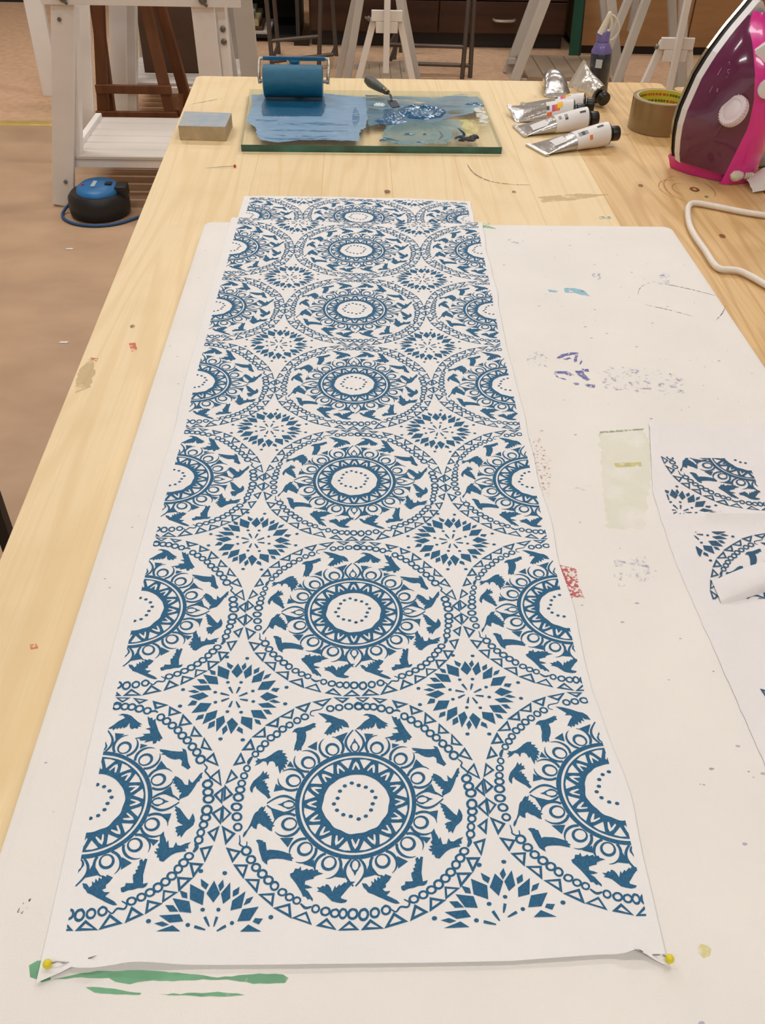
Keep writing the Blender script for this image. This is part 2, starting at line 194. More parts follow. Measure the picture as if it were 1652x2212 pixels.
KITES=[[(-57,1830),(191,1357),(-29,1024),(-294,1353)],[(541,1784),(588,1199),(337,984),(227,1358)],[(1129,1468),(1035,856),(629,757),(669,1107)],[(1663,909),(1379,400),(916,371),(1075,810)],[(1837,18),(1335,-202),(1056,11),(1337,263)],[(1791,-539),(1199,-546),(994,-357),(1428,-287)],[(1423,-1119),(854,-1040),(723,-684),(1155,-675)],[(850,-1663),(369,-1348),(372,-1012),(823,-1083)],[(35,-1901),(-194,-1320),(-3,-1088),(272,-1394)],[(-569,-1797),(-642,-1150),(-351,-981),(-265,-1299)],[(-1175,-1421),(-1069,-873),(-641,-702),(-681,-1107)],[(-1692,-850),(-1395,-333),(-924,-356),(-1100,-766)],[(-1909,8),(-1361,220),(-1091,17),(-1481,-203)],[(-1863,570),(-1165,607),(-1011,356),(-1478,310)],[(-1466,1187),(-867,1070),(-765,653),(-1176,699)],[(-898,1709),(-373,1423),(-391,930),(-857,1140)],[(267,1884),(322,1621),(184,1428),(105,1664)],[(895,1631),(882,1369),(674,1248),(665,1470)],[(1435,1282),(1326,1046),(1099,950),(1188,1185)],[(1857,472),(1729,266),(1490,355),(1568,493)],[(1938,-282),(1675,-306),(1441,-214),(1649,-126)],[(1616,-878),(1391,-860),(1223,-652),(1466,-648)],[(1203,-1406),(977,-1329),(901,-1123),(1120,-1180)],[(499,-1872),(234,-1707),(300,-1517),(478,-1635)],[(-289,-1942),(-354,-1653),(-198,-1446),(-121,-1696)],[(-933,-1651),(-909,-1359),(-684,-1234),(-670,-1506)],[(-1483,-1223),(-1400,-978),(-1168,-915),(-1193,-1127)],[(-1902,-485),(-1742,-202),(-1528,-246),(-1572,-442)],[(-2000,288),(-1729,356),(-1487,242),(-1705,175)],[(-1693,939),(-1416,930),(-1211,699),(-1510,699)],[(-1254,1484),(-974,1376),(-943,1173),(-1132,1211)],[(-539,1902),(-240,1686),(-327,1495),(-496,1638)]]
DASHES=[[(-292,515),(-114,175)],[(143,518),(44,176)],[(504,206),(167,20)],[(559,-192),(218,-133)],[(244,-567),(72,-246)],[(-174,-552),(-88,-225)],[(-539,-238),(-226,-80)],[(-621,175),(-242,62)]]
RDOTS=[(-380,768),(178,772),(725,310),(792,-240),(336,-801),(-229,-776),(-775,-299),(-848,229),(-563,2193),(311,2128),(2140,529),(2133,-345),(523,-2156),(-363,-2137),(-2205,-497),(-2203,369)]
LATTICE={(-1,0):(-0.1374,0.001),(-0.5,0):(-0.0675,0.0),(0,0):(-0.0019,-0.0006),(0.5,0):(0.0718,0.0008),(1,0):(0.1426,0.0044),(-1,0.5):(-0.1402,0.0695),(-0.5,0.5):(-0.0705,0.0694),(0,0.5):(0.0008,0.0675),(0.5,0.5):(0.0706,0.0724),(1,0.5):(0.144,0.0734),(-1,1):(-0.1425,0.1399),(-0.5,1):(-0.0711,0.1394),(0,1):(-0.0009,0.1389),(0.5,1):(0.0692,0.1411),(1,1):(0.1391,0.1417),(-1,1.5):(-0.1432,0.2098),(-0.5,1.5):(-0.0711,0.2087),(0,1.5):(-0.0007,0.2079),(0.5,1.5):(0.0693,0.209),(1,1.5):(0.1399,0.2105),(-1,2):(-0.1431,0.2814),(-0.5,2):(-0.0721,0.2779),(0,2):(-0.0015,0.2774),(0.5,2):(0.0694,0.2774),(1,2):(0.1395,0.2786),(-1,2.5):(-0.1427,0.3495),(-0.5,2.5):(-0.0701,0.3474),(0,2.5):(-0.0005,0.347),(0.5,2.5):(0.0695,0.3456),(1,2.5):(0.1395,0.3462),(-1,3):(-0.1413,0.4184),(-0.5,3):(-0.0709,0.4172),(0,3):(-0.0006,0.4156),(0.5,3):(0.0699,0.4153),(1,3):(0.1398,0.4174),(-1,3.5):(-0.1433,0.4894),(-0.5,3.5):(-0.071,0.4845),(0,3.5):(-0.0006,0.4871),(0.5,3.5):(0.0693,0.4854),(1,3.5):(0.1409,0.4854),(-1,4):(-0.1434,0.5631),(-0.5,4):(-0.0724,0.5578),(0,4):(-0.0008,0.556),(0.5,4):(0.0697,0.5556),(1,4):(0.1403,0.5569),(-1,4.5):(-0.1433,0.6317),(-0.5,4.5):(-0.0709,0.6309),(0,4.5):(-0.0002,0.628),(0.5,4.5):(0.0712,0.6292),(1,4.5):(0.1429,0.6273),(-1,5):(-0.1427,0.7032),(-0.5,5):(-0.0699,0.7007),(0,5):(0.0005,0.6998),(0.5,5):(0.0723,0.699),(1,5):(0.145,0.6948),(-1,5.5):(-0.1416,0.7763),(-0.5,5.5):(-0.069,0.7742),(0,5.5):(0.0012,0.7716),(0.5,5.5):(0.0746,0.7706),(1,5.5):(0.1463,0.7728),(-1,6):(-0.1415,0.8542),(-0.5,6):(-0.0682,0.8484),(0,6):(0.0016,0.8447),(0.5,6):(0.0765,0.8433),(1,6):(0.1491,0.8471)}
STAINS={
'green' : [[(-0.1502, -0.0137), (-0.1469, -0.0117), (-0.1408, -0.0124), (-0.1403, -0.0169), (-0.1383, -0.0206), (-0.1284, -0.0181), (-0.1182, -0.0168), (-0.1108, -0.017), (-0.1014, -0.0165), (-0.0906, -0.0172), (-0.0756, -0.0185), (-0.0627, -0.0205), (-0.0438, -0.0189), (-0.0331, -0.0195), (-0.0298, -0.021), (-0.0318, -0.0232), (-0.0434, -0.0236), (-0.0584, -0.0212), (-0.0731, -0.0216), (-0.0921, -0.0213), (-0.1023, -0.0226), (-0.1088, -0.0215), (-0.1123, -0.0198), (-0.1281, -0.0196), (-0.1424, -0.021), (-0.1481, -0.0189)], [(-0.122, -0.0233), (-0.1124, -0.0244), (-0.0963, -0.0266), (-0.0972, -0.0274), (-0.1077, -0.0269), (-0.1172, -0.0259)], [(-0.0879, -0.0274), (-0.0723, -0.027), (-0.062, -0.0266), (-0.0499, -0.0283), (-0.0617, -0.0287), (-0.0763, -0.0281)]] ,
'blue' : [[(0.2233, 0.6829), (0.2343, 0.6831), (0.2442, 0.6778), (0.2479, 0.664), (0.2387, 0.667), (0.2323, 0.6722), (0.2223, 0.6721)], [(0.2052, 0.6793), (0.2156, 0.6763), (0.2139, 0.6719), (0.2063, 0.6739)]] ,
'violet' : [[(0.1897, 0.5366), (0.1963, 0.5441), (0.2061, 0.5472), (0.2127, 0.5473), (0.2092, 0.5434), (0.1995, 0.5403), (0.1924, 0.5349)], [(0.2092, 0.5434), (0.2126, 0.5464), (0.2079, 0.5301), (0.2046, 0.5286), (0.2066, 0.5359)], [(0.1961, 0.5343), (0.2023, 0.5388), (0.204, 0.5359), (0.1997, 0.5329)], [(0.2097, 0.5257), (0.2136, 0.536), (0.2131, 0.5301), (0.2101, 0.5243)], [(0.1833, 0.5126), (0.1885, 0.5127), (0.196, 0.5127), (0.2006, 0.5058), (0.1959, 0.5043), (0.1922, 0.5085), (0.1863, 0.5084)], [(0.1831, 0.5112), (0.1838, 0.5028), (0.1907, 0.5001), (0.1924, 0.4974), (0.1863, 0.5001)], [(0.2029, 0.5136), (0.2112, 0.5143), (0.2108, 0.5087), (0.2141, 0.499), (0.2106, 0.4962), (0.206, 0.503)], [(0.2095, 0.5171), (0.2163, 0.5172), (0.216, 0.5121), (0.2117, 0.5129)], [(0.1974, 0.4925), (0.2025, 0.4926), (0.2029, 0.4893), (0.1989, 0.4887)], [(0.208, 0.4907), (0.2165, 0.4894), (0.2157, 0.4841), (0.2112, 0.4845), (0.208, 0.4867)]] ,
'faint' : [[(0.1622, 0.5476), (0.1825, 0.5495), (0.1782, 0.5181), (0.1606, 0.5221)], [(0.2303, 0.5228), (0.2729, 0.5192), (0.3033, 0.5032), (0.2946, 0.4757), (0.2539, 0.4769), (0.2221, 0.4843)], [(0.1824, 0.2583), (0.2066, 0.2631), (0.2072, 0.2397), (0.1778, 0.2307)], [(0.3369, 0.7212), (0.3473, 0.7214), (0.3405, 0.6961), (0.3298, 0.6959)], [(0.2617, 0.7197), (0.2705, 0.7198), (0.2671, 0.7037), (0.2599, 0.7059)], [(0.1702, 0.3423), (0.1886, 0.3435), (0.1874, 0.3377), (0.1693, 0.3377)], [(0.176, 0.8108), (0.197, 0.8047), (0.1843, 0.7914)]] ,
'red' : [[(0.141, 0.2546), (0.1452, 0.2527), (0.1544, 0.2499), (0.1526, 0.2317), (0.1543, 0.2212), (0.1476, 0.222), (0.1412, 0.2177), (0.1403, 0.2308)]] ,
'redspeck' : [[(0.1426, 0.4051), (0.1533, 0.4072), (0.1571, 0.372), (0.1485, 0.3252), (0.1417, 0.3336), (0.1422, 0.372)]] ,
'yg' : [[(0.2044, 0.4141), (0.2437, 0.4191), (0.2442, 0.3978), (0.2316, 0.3482), (0.2118, 0.2905), (0.1849, 0.2931), (0.197, 0.3661)]] ,
'ygline' : [[(0.2057, 0.4162), (0.2442, 0.4211), (0.2436, 0.4187), (0.2051, 0.4134)]] ,
'yellow' : [[(0.2077, 0.3722), (0.2305, 0.3735), (0.2299, 0.368), (0.2082, 0.3661)], [(0.1631, -0.0099), (0.1654, -0.0084), (0.1682, -0.0087), (0.1689, -0.0108), (0.1675, -0.0138), (0.1642, -0.0146), (0.1625, -0.0129)]] ,
'smudge' : [[(-0.1629, 0.0114), (-0.1615, 0.0159), (-0.1576, 0.0179), (-0.1572, 0.0147), (-0.1603, 0.0109)]] ,
'tablered' : [[(-0.2221, 0.5851), (-0.2162, 0.587), (-0.2111, 0.5717), (-0.2164, 0.569)], [(-0.2526, 0.5581), (-0.2456, 0.5565), (-0.2462, 0.5513), (-0.251, 0.553)], [(-0.2108, 0.1952), (-0.2063, 0.196), (-0.2046, 0.192), (-0.2091, 0.1912)]] ,
'tableblue' : [[(0.3122, 0.9188), (0.3279, 0.9192), (0.3274, 0.9116), (0.3127, 0.9097)], [(0.3102, 1.4545), (0.3156, 1.4575), (0.3134, 1.4435), (0.3085, 1.4432)]] ,
'tablegray' : [[(-0.2588, 0.5343), (-0.2525, 0.5598), (-0.2434, 0.5345), (-0.2418, 0.5062), (-0.2536, 0.4945)], [(0.422, 1.2577), (0.4336, 1.2536), (0.4272, 1.2421), (0.4162, 1.2484)], [(0.2432, 0.9833), (0.302, 0.9968), (0.3425, 0.9947), (0.2913, 0.9733), (0.2464, 0.9638)], [(0.039, 0.9987), (0.0472, 1.0007), (0.0487, 0.9873), (0.04, 0.9854)]] ,
'inkroll' : [[(-0.1734, 1.3963), (-0.0842, 1.42), (0.0175, 1.3927), (0.022, 1.3159), (0.0161, 1.2332), (0.0075, 1.2172), (0.0052, 1.1676), (-0.0462, 1.1718), (-0.0871, 1.168), (-0.1136, 1.1566), (-0.138, 1.166), (-0.1455, 1.1825), (-0.152, 1.2259), (-0.1687, 1.2547), (-0.1673, 1.3444)]] ,
'inksmear' : [[(0.0176, 1.4062), (0.0798, 1.4012), (0.1265, 1.3982), (0.1832, 1.4202), (0.2059, 1.4104), (0.2125, 1.363), (0.1881, 1.3114), (0.1487, 1.2854), (0.1213, 1.2607), (0.0962, 1.2665), (0.0664, 1.2467), (0.0489, 1.2644), (0.0196, 1.2333)]] ,
'swirl' : [[(0.0526, 1.2646), (0.0967, 1.276), (0.1591, 1.2788), (0.1685, 1.2604), (0.151, 1.1841), (0.1316, 1.1581), (0.1113, 1.1614), (0.09, 1.1482), (0.0563, 1.1551), (0.0374, 1.1668), (0.044, 1.2121)]] ,
'yel' : [[(0.1628, 1.279), (0.1864, 1.28), (0.1967, 1.2525), (0.1829, 1.2026), (0.1679, 1.1933), (0.1584, 1.2281)]] ,
'white' : [[(0.1921, 1.3365), (0.2062, 1.355), (0.2106, 1.3249), (0.2105, 1.2717), (0.2001, 1.2434), (0.1965, 1.264), (0.1939, 1.2947)]] ,
'pencil1' : [(0.3228, 0.7003), (0.3552, 0.6853), (0.3855, 0.6663)] ,
'pencil2' : [(0.3011, 0.646), (0.3218, 0.6361), (0.3462, 0.6205)] ,
'pencil3' : [(0.3863, 0.6454), (0.3776, 0.6289), (0.3659, 0.6129)] ,
'pencil4' : [(0.2979, 0.6648), (0.3072, 0.6866), (0.3228, 0.7003)] ,
'scratch' : [(0.1609, 1.111), (0.1637, 1.0845), (0.1716, 1.0589), (0.1886, 1.038), (0.215, 1.0283), (0.2437, 1.0275)] ,
'scratch2' : [(-0.2726, 1.3768), (-0.2495, 1.3936), (-0.2248, 1.4135)] ,
'cord' : [(0.5545, 0.9113), (0.5275, 0.9167), (0.4999, 0.9282), (0.4716, 0.9446), (0.4501, 0.9551), (0.4383, 0.9484), (0.4277, 0.9201), (0.4186, 0.8782), (0.4159, 0.8428), (0.4157, 0.8027), (0.4148, 0.7709), (0.4183, 0.7562), (0.4311, 0.7541), (0.4403, 0.7494), (0.4503, 0.7318), (0.4566, 0.7169), (0.4718, 0.6902)] ,
'tag' : [(0.5252, 1.001), (0.5417, 1.031), (0.5648, 1.0679), (0.5897, 1.0931), (0.6172, 1.0979), (0.5833, 0.9893), (0.5599, 1.0089), (0.54, 1.0014)] ,
'sleeve' : [(0.5205, 1.0341), (0.5367, 1.0436), (0.5532, 1.0442)] ,
'reelc' : [(-0.8375, 2.7765)] ,
'knot1' : [(0.4662, 1.0172)] ,
'knot2' : [(0.3943, 1.0306)] ,
'legtop' : [(-0.486, 0.732, 0.4), (-0.544, 0.853, 0.22)] ,
'bottle' : 0 ,
'tabB' : [(0.5607, 1.5254), (0.6133, 1.5193)] ,}
# ------------------------------------------------------------ room
FL = mat('floor_board', (194, 160, 128), .45, scale=5, stretch=(1, 1.4, 1), col2=(178, 144, 114), bump=.05, bscale=60, spec=.4, detail=7)
FL2 = mat('floor_carpet', (212, 174, 140), .8, scale=30, col2=(194, 156, 125), bump=.1, bscale=500, spec=.2, detail=6)
WALL = mat('wall_paint', (206, 198, 184), .8, var=.03, scale=3)
struct(G().box(-3.2, 3.2, -2.4, 3.72, -.1, 0).obj('floor', FL))
struct(G().box(-3.2, 3.2, 3.72, 6.3, -.1, 0.0005).obj('floor', FL2))
BR = mat('brass_strip', (226, 196, 110), .35, metal=.45, var=.1, scale=20)
struct(G().add([(-3.2, 3.69, .0002), (-3.2, 3.70, .004), (-3.2, 3.74, .004), (-3.2, 3.75, .0006), (3.2, 3.69, .0002), (3.2, 3.70, .004), (3.2, 3.74, .004), (3.2, 3.75, .0006)],
     [(0, 4, 5, 1), (1, 5, 6, 2), (2, 6, 7, 3), (0, 1, 2, 3), (7, 6, 5, 4), (0, 3, 7, 4)]).obj('trim_1', BR))
struct(G().box(-3.3, 3.3, 6.3, 6.4, 0, CEIL).obj('wall_back', WALL))
struct(G().box(-3.3, 3.3, -2.5, -2.4, 0, CEIL).obj('wall_front', WALL))
struct(G().box(-3.3, -3.2, -2.4, 6.3, 0, CEIL).obj('wall_left', WALL))
struct(G().box(3.2, 3.3, -2.4, 6.3, 0, CEIL).obj('wall_right', WALL))
struct(G().box(-3.3, 3.3, -2.5, 6.4, CEIL, CEIL + .1).obj('ceiling', mat('ceiling_paint', (226, 222, 214), .9, var=.02, scale=4)))
TUBE = mat('lamp_tube', (255, 238, 214), .5, emit=6)
for i, (x, y, pw) in enumerate(LAMPS):
    t = root('ceiling_light', (x, y, CEIL), 'white fluorescent ceiling fitting above the %s, %s side' % (('space behind the camera as added fill light', 'work table', 'trestles', 'cabinets at the back')[i // 2], ('left', 'right')[i % 2]), 'ceiling light', 'fluorescent fittings on the ceiling')
    G().box(x - .62, x + .62, y - .09, y + .09, CEIL - .05, CEIL - .001).obj('housing', WHITE_PAINT, t, bevel=.006)
    for dy in (-.045, .045): G().tube([(x - .58, y + dy, CEIL - .068), (x + .58, y + dy, CEIL - .068)], .013, 10).obj('lamp_tube', TUBE, t, True)
    l = bpy.data.lights.new('tube_light', 'AREA'); l.shape = 'RECTANGLE'; l.size = 1.2; l.size_y = .22; l.energy = pw; l.color = (.912, .945, .98)
    lo = bpy.data.objects.new('tube_light', l); lo.location = (0, 0, -.09); link(lo, t)

# ------------------------------------------------------------ work tables (planks of pine on white trestles)
def leg_trestle(name, x0, x1, y0, y1, top, label, m, group=None, post=False, short=None, shelf=.1):
    """two A-shaped ends (at y0 near and y1 far), ridge beam on top, slatted shelf low down"""
    cx = (x0 + x1) / 2; t = root(name, (cx, (y0 + y1) / 2, 0), label, 'trestle', group)
    half = (x1 - x0) / 2; hz = top - .05
    for y in (y0, y1):
        for s in (-1, 1):
            G().beam((cx + s * half, y, .0), (cx + s * .045, y, hz), .045, .022, mi=0).obj('leg', m, t, bevel=.002, seg=1)
        k = half * (1 - .30 / hz) + .045 * (.30 / hz)
        G().box(cx - k, cx + k, y - .03, y - .012, .28, .325).obj('cross_brace', m, t, bevel=.002, seg=1)
    G().box(cx - .05, cx + .05, y0 - .06, y1 + .06, hz, top).obj('ridge_beam', m, t, bevel=.003, seg=1)
    k = half * (1 - shelf / hz) + .045 * (shelf / hz)
    for i in range(5):
        xx = cx - k * .8 + i * k * .4
        G().box(xx - .02, xx + .02, y0 - .01, y1 + .01, shelf, shelf + .014).obj('slat', m, t)
    for y in (y0 + .02, y1 - .02): G().box(cx - k, cx + k, y - .01, y + .01, shelf - .03, shelf - .0005).obj('shelf_rail', m, t)
    return t
def plank_table(name, xs, y0, y1, label, warm, near):
    t = root(name, (sum((xs[0], xs[-1])) / 2, (y0 + y1) / 2, TZ - .028), label, 'table')
    for i in range(len(xs) - 1):
        a, b = xs[i], xs[i + 1]; g = G()
        pts = [(a, y0), (b, y0), (b, y1), (a, y1)]
        def rc(cx, cy, a0): return [(cx + .012 * math.cos(R(a0 + k * 22.5)), cy + .012 * math.sin(R(a0 + k * 22.5))) for k in range(5)]
        if i == len(xs) - 2: pts = [(a, y0), (b, y0)] + rc(b - .012, y1 - .012, 0) + [(a, y1)]
        if i == 0: pts = [(a + near, y0), (b, y0), (b, y1)] + rc(a + .012, y1 - .012, 90)
        jig = .00018
        n = len(pts); top = TZ - random.random() * jig
        g.add([(x, y, TZ - .028) for x, y in pts] + [(x, y, top) for x, y in pts], [tuple(range(n - 1, -1, -1)), tuple(range(n, 2 * n))] + [(k, (k + 1) % n, n + (k + 1) % n, n + k) for k in range(n)])
        g.obj('plank', PINE2 if i in warm else PINE, t, bevel=.0006, seg=1)
    return t
ta = plank_table('work_table', [-.2865, -.14, -.045, .05, .145, .24, .335, .43, .56], -.75, 1.55, 'long pine plank work table carrying the printing board', (6, 7), .0585)
tb = plank_table('work_table', [.575, .67, .765, .86, .955, 1.05, 1.145, 1.24, 1.335, 1.41], -.75, 1.525, 'second pine table pushed against the right side of the printing table, behind the iron', (0, 3, 5), 0)
for cx, w in ((.14, 'printing table'), (.99, 'right-hand pine table')):
    for y, e in ((-.55, 'near end'), (.95, 'far end')):
        leg_trestle('trestle', cx - .22, cx + .22, y, y + .42, TZ - .0285, 'white trestle hidden under the %s of the %s' % (e, w), WHITE_PAINT, 'white trestles')

# ------------------------------------------------------------ padded printing board
def board():
    x0, x1, y0, y1, z0, z1 = -.1815, .386, -.46, .8545, TZ + .0004, BZ
    t = root('printing_board', ((x0 + x1) / 2, (y0 + y1) / 2, z0), 'large padded printing board covered in white cotton, marked with old paint', 'board')
    rad = .012
    def outline(ins):
        o = []
        for cx, cy, a0 in ((x1 - rad, y1 - rad, 0), (x0 + rad, y1 - rad, 90), (x0 + rad, y0 + rad, 180), (x1 - rad, y0 + rad, 270)):
            for k in range(6):
                a = R(a0 + 18 * k); o.append((cx + (rad - ins) * math.cos(a), cy + (rad - ins) * math.sin(a)))
        return o
    rings = [[(x, y, z) for x, y in outline(i)] for i, z in ((.001, z0), (0, z0 + .002), (0, z1 - .004), (.0012, z1 - .0012), (.004, z1))]
    G().loft(rings).obj('cotton_cover', CLOTH, t, True)
    return t
BOARD = board()
def inset_stain(name, polys, m, parent, z, n=0):
    if len(polys) > 1:
        return [inset_stain(name, [p], m, parent, z + .00003 * i, n) for i, p in enumerate(polys)][0]
    g = G()
    for i, p in enumerate(polys):
        c = [Vector((x, y)) for x, y in p]
        # densify and roughen the outline a little
        q = []
        for a, b in zip(c, c[1:] + c[:1]):
            k = max(1, int((b - a).length / .003))
            for j in range(k):
                u = a.lerp(b, j / k); w = noise.noise_vector(Vector((u.x * 500, u.y * 500, i))) * n; q.append((u.x + w.x, u.y + w.y))
        r = delaunay_2d_cdt([Vector(v) for v in q], [], [list(range(len(q)))], 1, 1e-6)
        g.add([(v.x, v.y, z + .00004 * i) for v in r[0]], [tuple(f) for f in r[2]])
    return g.obj(name, m, parent)
def stroke(name, pts, w, m, parent, z, taper=True):
    P = bez([(x, y, 0) for x, y in pts], 8); g = G(); L_ = []
    for i, p in enumerate(P):
        t = (P[min(i + 1, len(P) - 1)] - P[max(i - 1, 0)]); n_ = Vector((-t.y, t.x, 0)).normalized(); k = w / 2 * (math.sin(math.pi * (.06 + .88 * i / (len(P) - 1))) if taper else 1)
        L_.append([(p.x + n_.x * k, p.y + n_.y * k, z), (p.x - n_.x * k, p.y - n_.y * k, z)])
    g.loft(L_, close=False); return g.obj(name, m, parent)
S = STAINS; ZB = BZ + .0001
o = inset_stain('green_paint_mark', S['green'], mat('green_paint', (122, 182, 142), .8, alpha=.9, acov=.33, ascale=70, var=.18, scale=45), BOARD, ZB, .0006); o['label'] = 'green brush strokes beside the near hem of the printed strip'
inset_stain('green_paint_mark', [[(0.1513, 0.8568), (0.1638, 0.8571), (0.1615, 0.8472), (0.1695, 0.8391), (0.1628, 0.8389), (0.1554, 0.8429), (0.1494, 0.8386)]], mat('pale_green_paint', (150, 196, 160), .8, alpha=.8, acov=.42, ascale=90), BOARD, ZB, .0008)
inset_stain('blue_paint_mark', S['blue'], mat('pale_blue_paint', (158, 206, 226), .8, alpha=.85, acov=.42, ascale=250), BOARD, ZB, .001)['label'] = 'pale blue dab'
inset_stain('leaf_print_mark', S['violet'], mat('violet_paint', (112, 112, 180), .8, alpha=.8, acov=.42, ascale=420), BOARD, ZB, .0008)['label'] = 'violet leaf stamp'
inset_stain('faint_mark', S['faint'], mat('faint_violet', (158, 152, 198), .8, alpha=.5, acov=.61, ascale=240), BOARD, ZB, .002)
inset_stain('red_print_mark', S['red'], mat('red_paint', (206, 92, 94), .8, alpha=.8, acov=.5, ascale=520), BOARD, ZB, .001)['label'] = 'broken red block print'
inset_stain('red_speckle', S['redspeck'], mat('red_speck', (190, 100, 100), .8, alpha=.6, acov=.62, ascale=420), BOARD, ZB, .002)
inset_stain('green_wash_mark', S['yg'], mat('green_wash', (214, 222, 150), .9, alpha=.11, acov=.4, ascale=25), BOARD, ZB, .003)['label'] = 'pale yellow-green wash'
inset_stain('green_edge_mark', S['ygline'], mat('dark_green_line', (140, 156, 112), .9, alpha=.5, acov=.45, ascale=300), BOARD, ZB + .00006, .0004)
inset_stain('yellow_mark', S['yellow'], mat('yellow_paint', (236, 226, 130), .9, alpha=.55, acov=.42, ascale=160), BOARD, ZB, .0008)
inset_stain('black_smudge', S['smudge'], mat('black_smudge', (60, 56, 54), .9, alpha=.85, acov=.52, ascale=700, stretch=(1, .5, 1)), BOARD, ZB, .0008)
PEN = mat('pencil_grey', (120, 116, 112), .9, alpha=.75, acov=.47, ascale=420)
for k, w in (('pencil1', .0016), ('pencil2', .0014), ('pencil3', .0013), ('pencil4', .0009)): stroke('pencil_line', S[k], w, PEN, BOARD, ZB)
# scattered specks of old colour on the cover
g = G(); g2 = G(); rs = random.Random(3)
for i in range(150):
    x = rs.uniform(.15, .38); y = rs.uniform(-.1, .84); r = rs.choice((.0003, .0004, .0007)); a0 = rs.random() * 6
    q = [(x + r * (1 + .5 * rs.random()) * 1.8 * math.cos(a0 + a), y + r * (1 + .5 * rs.random()) * math.sin(a0 + a)) for a in (0, 1, 2.1, 3.1, 4.2, 5.2)]
    (g if i % 3 else g2).poly(q, ZB)
for i in range(16):
    x = rs.uniform(-.178, -.155); y = rs.uniform(-.1, .84); r = rs.choice((.0003, .0006))
    g.poly([(x + r * 1.6 * math.cos(a), y + r * math.sin(a)) for a in (0, 1, 2.1, 3.1, 4.2, 5.2)], ZB)
o = g.obj('paint_specks', mat('speck_violet', (190, 186, 200), .9), BOARD); o['kind'] = 'stuff'
o = g2.obj('paint_specks', mat('speck_grey', (176, 174, 170), .9), BOARD); o['kind'] = 'stuff'

# ------------------------------------------------------------ printed strip of cloth
def quad3(t, a, b, c): return a * (2 * (t - .5) * (t - 1)) + b * (-4 * t * (t - 1)) + c * (2 * t * (t - .5))
LAT = {k: Vector(v) for k, v in LATTICE.items()}
def fwd(u, v, alt=False):
    """print coordinates (one block = 1 unit) -> place on the board"""
    k = max(0, min(5, math.floor(v))); t = v - k
    def cv(uu):
        a = LAT[(uu, k)]
        if alt and uu == .5 and k == 0: a = a + Vector((.0, .004))
        return quad3(t, a, LAT[(uu, k + .5)], LAT[(uu, k + 1)]) if -.02 <= t <= 1.02 else (a.lerp(LAT[(uu, k + .5)], t * 2) if t < 0 else LAT[(uu, k + .5)].lerp(LAT[(uu, k + 1)], t * 2 - 1))
    if alt or u > .5: return cv(.5).lerp(cv(1), (u - .5) * 2)
    if u >= -.5: return quad3(u + .5, cv(-.5), cv(0), cv(.5))
    return cv(-1).lerp(cv(-.5), (u + 1) * 2)
LOW = {-1: ((-.1391, .9040), (-.1379, .9659)), -.5: ((-.0655, .9070), (-.0676, .9672)), 0: ((.0046, .9049), (.0017, .9653)), .5: ((.0765, .9039), (.0772, .9640)), 1: ((.1461, .9013), (.1471, .9575))}
def low(u, v):
    ks = sorted(LOW); i = 0
    while i < 3 and u > ks[i + 1]: i += 1
    t = (u - ks[i]) / (ks[i + 1] - ks[i]); p = [Vector(LOW[ks[i]][j]).lerp(Vector(LOW[ks[i + 1]][j]), t) for j in (0, 1)]
    return p[0].lerp(p[1], (v - 6.5) * 2)
V0, V1 = 6.055, 6.36      # where the strip leaves the board edge / meets the table
ZL = TZ + .0008
def hz(x, y):
    """gentle waves of the thin cotton"""
    n_ = noise.noise(Vector((x * 9, y * 6, 1.3))) * .5 + .5
    return .0002 + .0011 * n_ * n_ + .0005 * (noise.noise(Vector((x * 30, y * 4, 5))) * .5 + .5)
def put(u, v, off=0., alt=False):
    if v <= V0:
        p = fwd(u, v, alt); return (p.x, p.y, CZ + hz(p.x, p.y) * (1 if v < 6 else max(.2, 1 - (v - 6) / .06)) + off)
    a = fwd(u, V0); b = low(u, V1)
    if v < V1:
        s = (v - V0) / (V1 - V0); e = s * s * (3 - 2 * s)
        return (a.x + (b.x - a.x) * s, a.y + (b.y - a.y) * (.35 * s + .65 * e), CZ + .0002 + (ZL - CZ) * e + off)
    p = low(u, v); w = min(1, (v - V1) / .2)
    return (p.x, p.y, ZL + off + .0016 * w * (noise.noise(Vector((p.x * 16, p.y * 10, 2))) * .5 + .5))
STRIP = root('printed_cloth_strip', (0, .4, CZ), 'long white cotton strip block-printed in blue with rings of flying birds', 'cloth')
def edge(u, v):
    """hem line near the pins: the near edge lifts and sags"""
    return v
us = [-1.055 + i * (2.085 / 60) for i in range(61)]
def vrow():
    r = [-.112, -.105, -.092, -.075, -.05, -.025]; v = 0
    while v < 7.035: r.append(v); v += .05 if (v < 5.95 or v > 6.45) else .025
    return r + [7.035]
vs_ = vrow(); rows = []
for v in vs_:
    row = []
    for u in us:
        vv = v; extra = 0
        uu = u
        if u > 1: uu = 1 + (u - 1) * (1 + .5 * noise.noise(Vector((v * 3, 0, 4))))
        if v < 0:
            # near hem: dips between the pins, tucks at both pinned corners
            k = (-v) / .112
            vv = v * interp([(-1.06, 1.55), (-1.0, 1.30), (-.95, 1.08), (-.90, 1.16), (-.84, 1.06), (-.76, .96), (-.6, 1.0), (.0, 1.0), (.8, 1.05), (.90, 1.10), (.94, 1.02), (.98, 1.30), (1.03, 1.55)], u)
            extra = k * (.0022 * math.exp(-((u + .72) / .1) ** 2) + .0018 * math.exp(-((u + .9) / .05) ** 2) + .003 * math.exp(-((u - .92) / .035) ** 2) + .0006)
        x, y, z = put(uu, vv); row.append((x, y, z + extra))
    rows.append(row)
STRIP_MESH = G().loft(rows, close=False).obj('cotton_strip', CLOTH2, STRIP, True)

